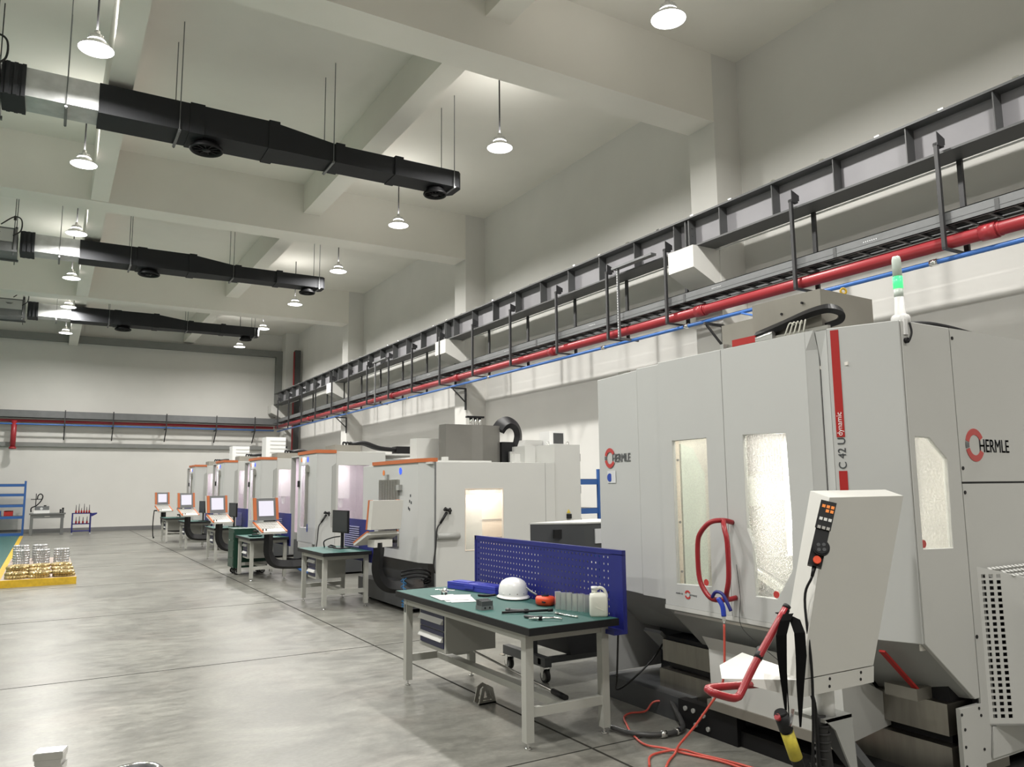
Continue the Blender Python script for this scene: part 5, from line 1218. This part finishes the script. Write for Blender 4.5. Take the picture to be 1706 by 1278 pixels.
    for q in range(3): m.tube([(4.1, y0 + .3, .30 + .04 * q), (4.3, y0 + .2, .34), (4.5, y0 + .35, .25 + .05 * q), (4.7, y0 + .4, .3)], .02, 6)
    m.build('cable_bundle', BLACK, t)
    MB().tube([(4.3, y0 + .25, .2), (4.45, y0 + .05, .10), (4.65, y0 - .1, .12), (4.9, y0 + .1, .2)], .025, 8).build('blue_hose', BLUEP, t)
    return t
mills = [(15.4, 'tall milling machine with orange trim, first behind the low wide one'), (20.15, 'tall milling machine with orange trim, second of the tall four'), (24.9, 'tall milling machine with orange trim, third of the tall four'), (30.3, 'tall milling machine with orange trim, farthest from the camera')]
mm0 = make_mill(*mills[0])
for i, (y, lb) in enumerate(mills[1:]):
    ml = dup(mm0, (0, y - 15.4, 0), lb); ml.scale.z = [1.012, 1.045, 1.05][i]
y0 = 30.3
MB().tube([(3.22, y0 - .82, .98), (3.20, y0 - .83, .7), (3.20, y0 - .82, .35), (3.23, y0 - .8, .10), (3.26, y0 - .8, .12)], .016, 8).build('console_cable', BLACK, ml)
spray_gun(4.80, 15.33, 1.22, 'black wash gun on the near side of the first tall machine')

# louvred white cabinets on top of the far machines
def louvre_cab(x, y, z, label):
    t = thing('louvred_cabinet', label, 'cabinet', (x, y, 0), 'white louvred cabinets behind the far machines')
    MB().box(x, x + .56, y, y + .5, 0, z).build('casing', WHITEP, t, bevel=.006)
    m = MB()
    for q in range(7): m.prism([(y - .0, z - .12 - q * .11), (y - .02, z - .135 - q * .11), (y, z - .15 - q * .11)], 'x', x + .12, x + .55) if False else m.box(x + .12, x + .56, y - .012, y, z - .12 - q * .11, z - .10 - q * .11)
    m.build('louvres', SHELL2, t)
    MB().box(x + .56, x + .6, y - .02, y, z - .32, z - .26).build('handle', BLACK, t)
    return t
louvre_cab(5.36, 22.9, 3.20, 'taller white louvred cabinet between the second and third tall machines')
louvre_cab(5.33, 27.5, 3.16, 'white louvred cabinet before the farthest milling machine')

# benches along the machine row
b2 = make_bench('workbench', 'short workbench with blue louvred panel beside the low wide milling machine', 3.44, 4.17, 11.10, 12.42, panel='louver', px=4.19, pz=(.62, 1.24), dy=(.2, .62), group='short workbenches beside the machine row')
b3 = dup(b2, (-.10, 4.21, 0), 'short workbench beside the first tall machine, green tool cabinet behind it')
b4 = dup(b2, (.04, 8.64, 0), 'short workbench beside the second tall machine, partly behind the tool cabinet')
b5 = dup(b2, (.03, 13.2, 0), 'short workbench beside the third tall machine')
b6 = dup(b2, (-.06, 16.75, 0), 'farthest short workbench, before the last milling machine')

def make_monitor(x, y, z, yaw, label):
    t = thing('monitor', label, 'monitor', (x, y, z), 'computer monitors on the short workbenches')
    ca, sa = math.cos(yaw), math.sin(yaw)
    def P(a, b, zz): return Vector((x + a * ca - b * sa, y + a * sa + b * ca, z + zz))
    def B(mb, a0, a1, b0, b1, z0, z1): return mb.hexa([P(a0, b0, z0), P(a1, b0, z0), P(a1, b1, z0), P(a0, b1, z0), P(a0, b0, z1), P(a1, b0, z1), P(a1, b1, z1), P(a0, b1, z1)])
    s_ = B(MB(), -.24, .24, 0, .03, .24, .58).build('display', BLACK, t, bevel=.004)
    B(MB(), -.225, .225, -.003, 0, .26, .565).build('screen', SCRD, s_)
    B(MB(), -.025, .025, .03, .06, .01, .40).build('stand', BLACK, t)
    B(MB(), -.11, .11, -.05, .13, 0, .015).build('foot', BLACK, t, bevel=.004)
    return t
mo = make_monitor(3.91, 11.80, .80, R_(-80), 'black monitor on the short bench by the low wide machine')
dup(mo, (-.08, 4.15, 0), 'black monitor on the short bench by the first tall machine')
dup(mo, (.07, 8.45, 0), 'black monitor seen edge-on by the second tall machine')
dup(mo, (.05, 12.75, 0), 'black monitor seen edge-on by the third tall machine')
dup(mo, (-.03, 16.75, 0), 'farthest black monitor, seen edge-on before the back wall')
t = thing('keyboard_tray', 'black cable loop and bracket beside the monitor of the nearest short bench', 'cable', (3.9, 12.0, .80))
MB().tube([(3.80, 12.2, .80), (3.78, 12.15, .90), (3.86, 12.0, .96), (3.95, 11.9, .98)], .010, 8).build('cable', BLACK, t)
MB().tube([(4.0, 12.3, .80), (3.9, 12.2, .83), (3.82, 12.05, .82), (3.9, 11.95, .81)], .012, 8).build('cable', BLACK, t)
tag(t, cat='cable'); t.name = 'monitor_cable'
for (x, y, lb) in ((3.55, 15.8, 'small teal dish with black rim on the second short bench'),):
    t = thing('tray', lb, 'tray', (x, y, .80))
    MB().lathe((x, y, .80), [(0, 0), (.10, 0), (.14, .02), (.145, .035), (.135, .03), (.1, .008), (0, .008)], 28).build('dish', MATGREEN, t)
    MB().lathe((x, y, .80), [(.02, .01), (.06, .012), (.07, .05), (.03, .055), (0, .055)], 20).build('lid', BLACK, t)
for (x, y, lb, s) in ((3.62, 20.05, 'small white box on the third short bench', .10), (3.72, 20.15, 'small pale bottle beside the white box on the third bench', .06)):
    t = thing('small_box' if s > .08 else 'bottle', lb, 'box' if s > .08 else 'bottle', (x, y, .80))
    if s > .08:
        MB().box(x - .07, x + .07, y - .06, y + .06, .80, .88).build('carton', STICKW, t, bevel=.003)
        MB().box(x - .07, x + .07, y - .01, y + .01, .881, .883).build('tape', HDPE, t)
    else:
        MB().lathe((x, y, .80), [(0, 0), (.04, 0), (.042, .09), (.015, .12), (.015, .14), (0, .14)], 18).build('body', WHITEP, t)
        MB().lathe((x, y, .93), [(0, 0), (.017, 0), (.017, .02), (0, .02)], 14).build('cap', TRAYG, t)

# green tool cabinet
t = thing('tool_cabinet', 'dark green tool cabinet on castors behind the second short bench', 'tool cabinet', (3.7, 17.0, 0))
MB().box(3.33, 4.0, 16.68, 17.25, .14, .89).build('body', GREENBOX, t, bevel=.012)
MB().box(3.32, 4.01, 16.67, 17.26, .89, .92).build('lid', GREENBOX, t, bevel=.006)
for q in range(4): MB().box(3.322, 3.33, 16.72, 17.19, .18 + q * .17, .33 + q * .17).build('drawer', GREENBOX, t, bevel=.003)
MB().box(3.325, 3.329, 17.1, 17.16, .62, .70).build('label_plate', STICKW, t)
for a, b in ((3.42, 16.78), (3.42, 17.15), (3.92, 16.78), (3.92, 17.15)):
    c_ = MB().cyl((a, b - .02, .06), (a, b + .02, .06), .06, n=24).build('castor_wheel', RUBBER, t, bevel=.006)
    MB().cyl((a, b - .024, .06), (a, b + .024, .06), .035, n=20).build('wheel_disc', MGREY, c_)
    MB().box(a - .02, a + .02, b - .03, b - .026, .05, .14).build('fork', DGREY, c_)

# blue racks
def rack(name, label, x0, x1, y0, y1, H, levels, mt=SHELFB):
    t = thing(name, label, 'shelf rack', ((x0 + x1) / 2, (y0 + y1) / 2, 0))
    for x in (x0, x1):
        for y in (y0, y1): MB().box(x - .03, x + .03, y - .03, y + .03, 0, H).build('post', mt, t, bevel=.004)
    for z in levels:
        MB().box(x0, x1, y0 - .01, y0 + .03, z - .10, z).box(x0, x1, y1 - .03, y1 + .01, z - .10, z).build('beam', mt, t, bevel=.003)
        MB().box(x0 + .02, x1 - .02, y0, y1, z - .01, z + .008).build('shelf', TRAYG, t)
    return t
rack('shelf_rack', 'blue steel rack behind the low wide machine, left of the white one', 7.3, 9.02, 12.0, 12.7, 2.03, (.5, 1.3, 1.84))
rack('shelf_rack', 'blue steel rack standing against the back wall at the left edge', -3.0, -.72, 36.45, 37.2, 2.12, (.10, .75, 1.20, 1.62, 2.0))
for i, (x, mt_, lb) in enumerate(((-1.95, SHELFB, 'blue storage bin on the back wall rack, left of a red one'), (-1.62, SHELFB, 'blue storage bin on the back wall rack, directly beside the red bin'), (-1.22, REDM, 'red storage bin on the back wall rack'))):
    t = thing('storage_bin', lb, 'storage bin', (x, 36.7, .76), 'storage bins on the back wall rack')
    m = MB().box(x - .15, x + .15, 36.47, 36.49, .76, .93).box(x - .15, x - .13, 36.49, 36.9, .76, .96).box(x + .13, x + .15, 36.49, 36.9, .76, .96).box(x - .15, x + .15, 36.88, 36.9, .76, .96).box(x - .15, x + .15, 36.47, 36.9, .759, .77)
    m.build('tub', mt_, t)

# grey bench with polishing machine at the back wall
GBEN = mat('bench_dark_grey', (.15, .155, .15), .5)
t = thing('grey_workbench', 'dark grey steel workbench against the back wall beside the blue rack', 'workbench', (.1, 36.3, 0))
MB().box(-.52, .72, 35.95, 36.65, .80, .85).build('tabletop', GBEN, t, bevel=.005)
MB().box(-.48, .68, 35.98, 36.6, .66, .80).build('drawer_box', GBEN, t, bevel=.004)
MB().box(0, .18, 35.975, 35.98, .71, .74).build('drawer_pull', STEEL, t)
for a, b in ((-.44, 36.0), (.60, 36.0), (-.44, 36.55), (.60, 36.55)): MB().box(a - .04, a + .06, b - .03, b + .03, 0, .66).build('leg', GBEN, t, bevel=.004)
MB().box(-.40, .56, 36.5, 36.53, .06, .16).build('rear_rail', GBEN, t)
t = thing('bench_machine', 'small white polishing machine with black gooseneck hose on the grey bench', 'bench machine', (-.1, 36.3, .85))
MB().box(-.38, .16, 36.1, 36.5, .85, .97).build('base', WHITEP, t, bevel=.01)
MB().box(-.32, .14, 36.12, 36.45, .97, 1.12).build('motor_block', TRAYG, t, bevel=.02)
MB().cyl((-.12, 36.10, 1.03), (-.12, 36.12, 1.03), .05, n=20).build('dial', STICKW, t)
MB().box(-.05, .04, 36.2, 36.3, 1.12, 1.16).build('switch', BLACK, t)
m = MB().box(-.34, -.31, 36.3, 36.33, .97, 1.62).box(-.5, -.12, 36.3, 36.33, 1.38, 1.41).build('post', BLACK, t)
MB().tube([(-.47, 36.3, .9), (-.46, 36.3, 1.06), (-.30, 36.3, 1.15), (-.16, 36.3, 1.32), (-.10, 36.3, 1.50), (-.17, 36.3, 1.60), (-.26, 36.3, 1.54), (-.28, 36.3, 1.40)], .022, 8).build('gooseneck', BLACK, t)
for i, (x, h) in enumerate(((.54, .14), (.62, .20))):
    t = thing('tool_holder_box', ['low black box at the right end of the grey bench', 'taller black box at the right end of the grey bench'][i], 'box', (x, 36.3, .85), 'black boxes on the grey bench')
    MB().box(x - .035, x + .035, 36.2, 36.4, .85, .85 + h).build('body', BLACK, t, bevel=.005)
    MB().box(x - .02, x + .02, 36.195, 36.2, .88, .83 + h * .8).build('slot', DGREY, t)

# tool trolley
t = thing('tool_trolley', 'blue tool trolley on small wheels against the back wall', 'trolley', (1.25, 35.7, 0))
for a in (.95, 1.58):
    for b in (35.5, 35.95): 
        MB().box(a - .02, a + .02, b - .02, b + .02, .08, .84).build('post', BLUEB, t)
        MB().cyl((a, b - .015, .04), (a, b + .015, .04), .04, n=16).build('wheel', MGREY, t)
for z in (.16, .43, .84): MB().box(.93, 1.60, 35.48, 35.97, z - .03, z).build('shelf', BLUEB, t, bevel=.003)
MB().prism([(1.60, .82), (1.80, .84), (1.80, .80), (1.62, .70)], 'y', 35.5, 35.95).build('push_handle', BLUEB, t)
hx = [(1.06, .84, .22), (1.16, .84, .26), (1.25, .84, .10), (1.34, .84, .26), (1.43, .84, .14), (1.52, .84, .22), (1.08, .43, .16), (1.19, .43, .18), (1.32, .43, .15), (1.46, .43, .17)]
th0 = None
for i, (x, z, h) in enumerate(hx):
    t = thing('tool_holder', ['far left', 'second from left', 'short third', 'fourth, tallest', 'fifth', 'far right', 'lower shelf, far left', 'lower shelf, second', 'lower shelf, third', 'lower shelf, far right'][i] + ' cone tool holder with red collar on the blue trolley', 'tool holder', (x, 35.6, z), 'cone tool holders on the blue trolley')
    MB().lathe((x, 35.6, z), [(0, 0), (.035, 0), (.030, .06), (.028, .10), (0, .10)], 14).build('cone', REDM, t)
    MB().lathe((x, 35.6, z + .10), [(0, 0), (.016, 0), (.010, h), (0, h)], 10).build('shank', DGREY, t)

# ------------------------------------------------------------------ yellow pallet with turned parts
t = thing('pallet', 'yellow wooden pallet on the floor at the left edge carrying the metal parts', 'pallet', (0, 19.5, 0))
MB().box(-.62, .58, 16.95, 17.02, .0, .13).build('front_board', YELLOW, t, bevel=.004)
m = MB().box(-.62, .58, 17.02, 22.2, .11, .13).build('deck', mat('pallet_deck', (.36, .29, .25), .6), t)
for x in (-.60, 0.0, .50): MB().box(x, x + .07, 17.02, 22.2, 0, .11).build('runner', YELLOW, t)
def gear_ring(z0, R, h, n=26, name='x'):
    prof = [(R * .55, 0), (R * .97, .0), (R, h * .25), (R, h * .7), (R * .93, h), (R * .62, h), (R * .55, h * .8)]
    m = MB(); rings = []
    for kk in range(n * 2):
        a = kk * math.pi / n; w_ = 1.0 if kk % 2 else .90
        rings.append([m.bm.verts.new((r * (w_ if r > R * .6 else 1) * math.cos(a), r * (w_ if r > R * .6 else 1) * math.sin(a), z0 + z)) for r, z in prof])
    for kk in range(n * 2):
        a, b = rings[kk], rings[(kk + 1) % (n * 2)]
        for q in range(len(prof)): m.bm.faces.new((a[q], b[q], b[(q + 1) % len(prof)], a[(q + 1) % len(prof)]))
    return m
proto = {}
def part_ring(kind, x, y, z, label, group, rot=0.0, tilt=0.0):
    if kind not in proto:
        if kind == 'gold': m = gear_ring(0, .19, .055, 22); mt_ = GOLD
        else: m = gear_ring(0, .155, .05, 20); mt_ = mat('turned_steel', (.5, .5, .5), .34, .75, var=.1, scale=20)
        o = m.build('gold_ring' if kind == 'gold' else 'silver_ring', mt_)
        proto[kind] = o
    else:
        o = proto[kind].copy(); COL.objects.link(o)
    o.location = (x, y, z); o.rotation_euler = (tilt, 0, rot)
    tag(o, label, 'machined part', group); return o
colw = ['left', 'middle', 'right']; 
rows = [(17.25, 2), (17.95, 2), (18.85, 2), (19.7, 1)]
rww = ['front', 'second', 'third', 'fourth']
xs = [-.40, -.02, .36]
for ri_, (y, n_) in enumerate(rows):
    for ci in range(3):
        nn_ = n_ if not (ri_ == 1 and ci == 0) else 3
        for q in range(nn_):
            part_ring('gold', xs[ci] + random.uniform(-.02, .02), y + random.uniform(-.04, .04), .131 + q * .057, '%s gold toothed ring, %s stack of the %s pallet row' % (['lowest', 'upper', 'top'][q], colw[ci], rww[ri_]), 'gold toothed rings on the yellow pallet', random.uniform(0, 3))
for ri_, (y, n_) in enumerate(((20.5, 6), (21.4, 7))):
    for ci in range(3):
        if ri_ == 1 and ci == 2: continue
        for q in range(n_):
            part_ring('silver', xs[ci] + (.02 if ri_ == 0 else -.02), y, .131 + q * .052, 'silver ring, level %d of the %s %s silver stack' % (q + 1, 'front' if ri_ == 0 else 'back', colw[ci]), 'silver rings stacked on the yellow pallet', random.uniform(0, 3))
# bright turned parts at the bottom edge
t = thing('turned_part', 'bright ribbed aluminium part standing at the bottom left edge of the photo', 'machined part', (.13, 5.55, 0))
u_ = Vector((.97, -.24, 0)); v_ = Vector((.24, .97, 0)); oc_ = Vector((.115, 5.62, 0))
def blk_(mb, hw, hd, z0, z1):
    P = [oc_ + u_ * a + v_ * b for a, b in ((-hw, -hd), (hw, -hd), (hw, hd), (-hw, hd))]
    return mb.hexa([p + Z3 * z0 for p in P] + [p + Z3 * z1 for p in P])
m = MB()
for q in range(5): blk_(m, .078 if q % 2 == 0 else .070, .06, q * .037 + .0, q * .037 + .038)
m.build('ribbed_body', CHROME, t, bevel=.006, seg=2)
blk_(MB(), .074, .055, .184, .190).build('top_face', ALU, t, bevel=.002)
t = thing('dark_ring', 'dark metal ring lying on the floor at the bottom edge', 'machined part', (.55, 5.46, 0))
MB().lathe((.56, 5.47, 0), [(.10, 0), (.16, 0), (.165, .02), (.15, .035), (.11, .035), (.10, .0)], 36).build('ring', DGREY, t)
MB().lathe((.56, 5.47, 0), [(.118, .035), (.142, .035), (.14, .040), (.12, .040), (.118, .035)], 36).build('polished_band', CHROME, t)
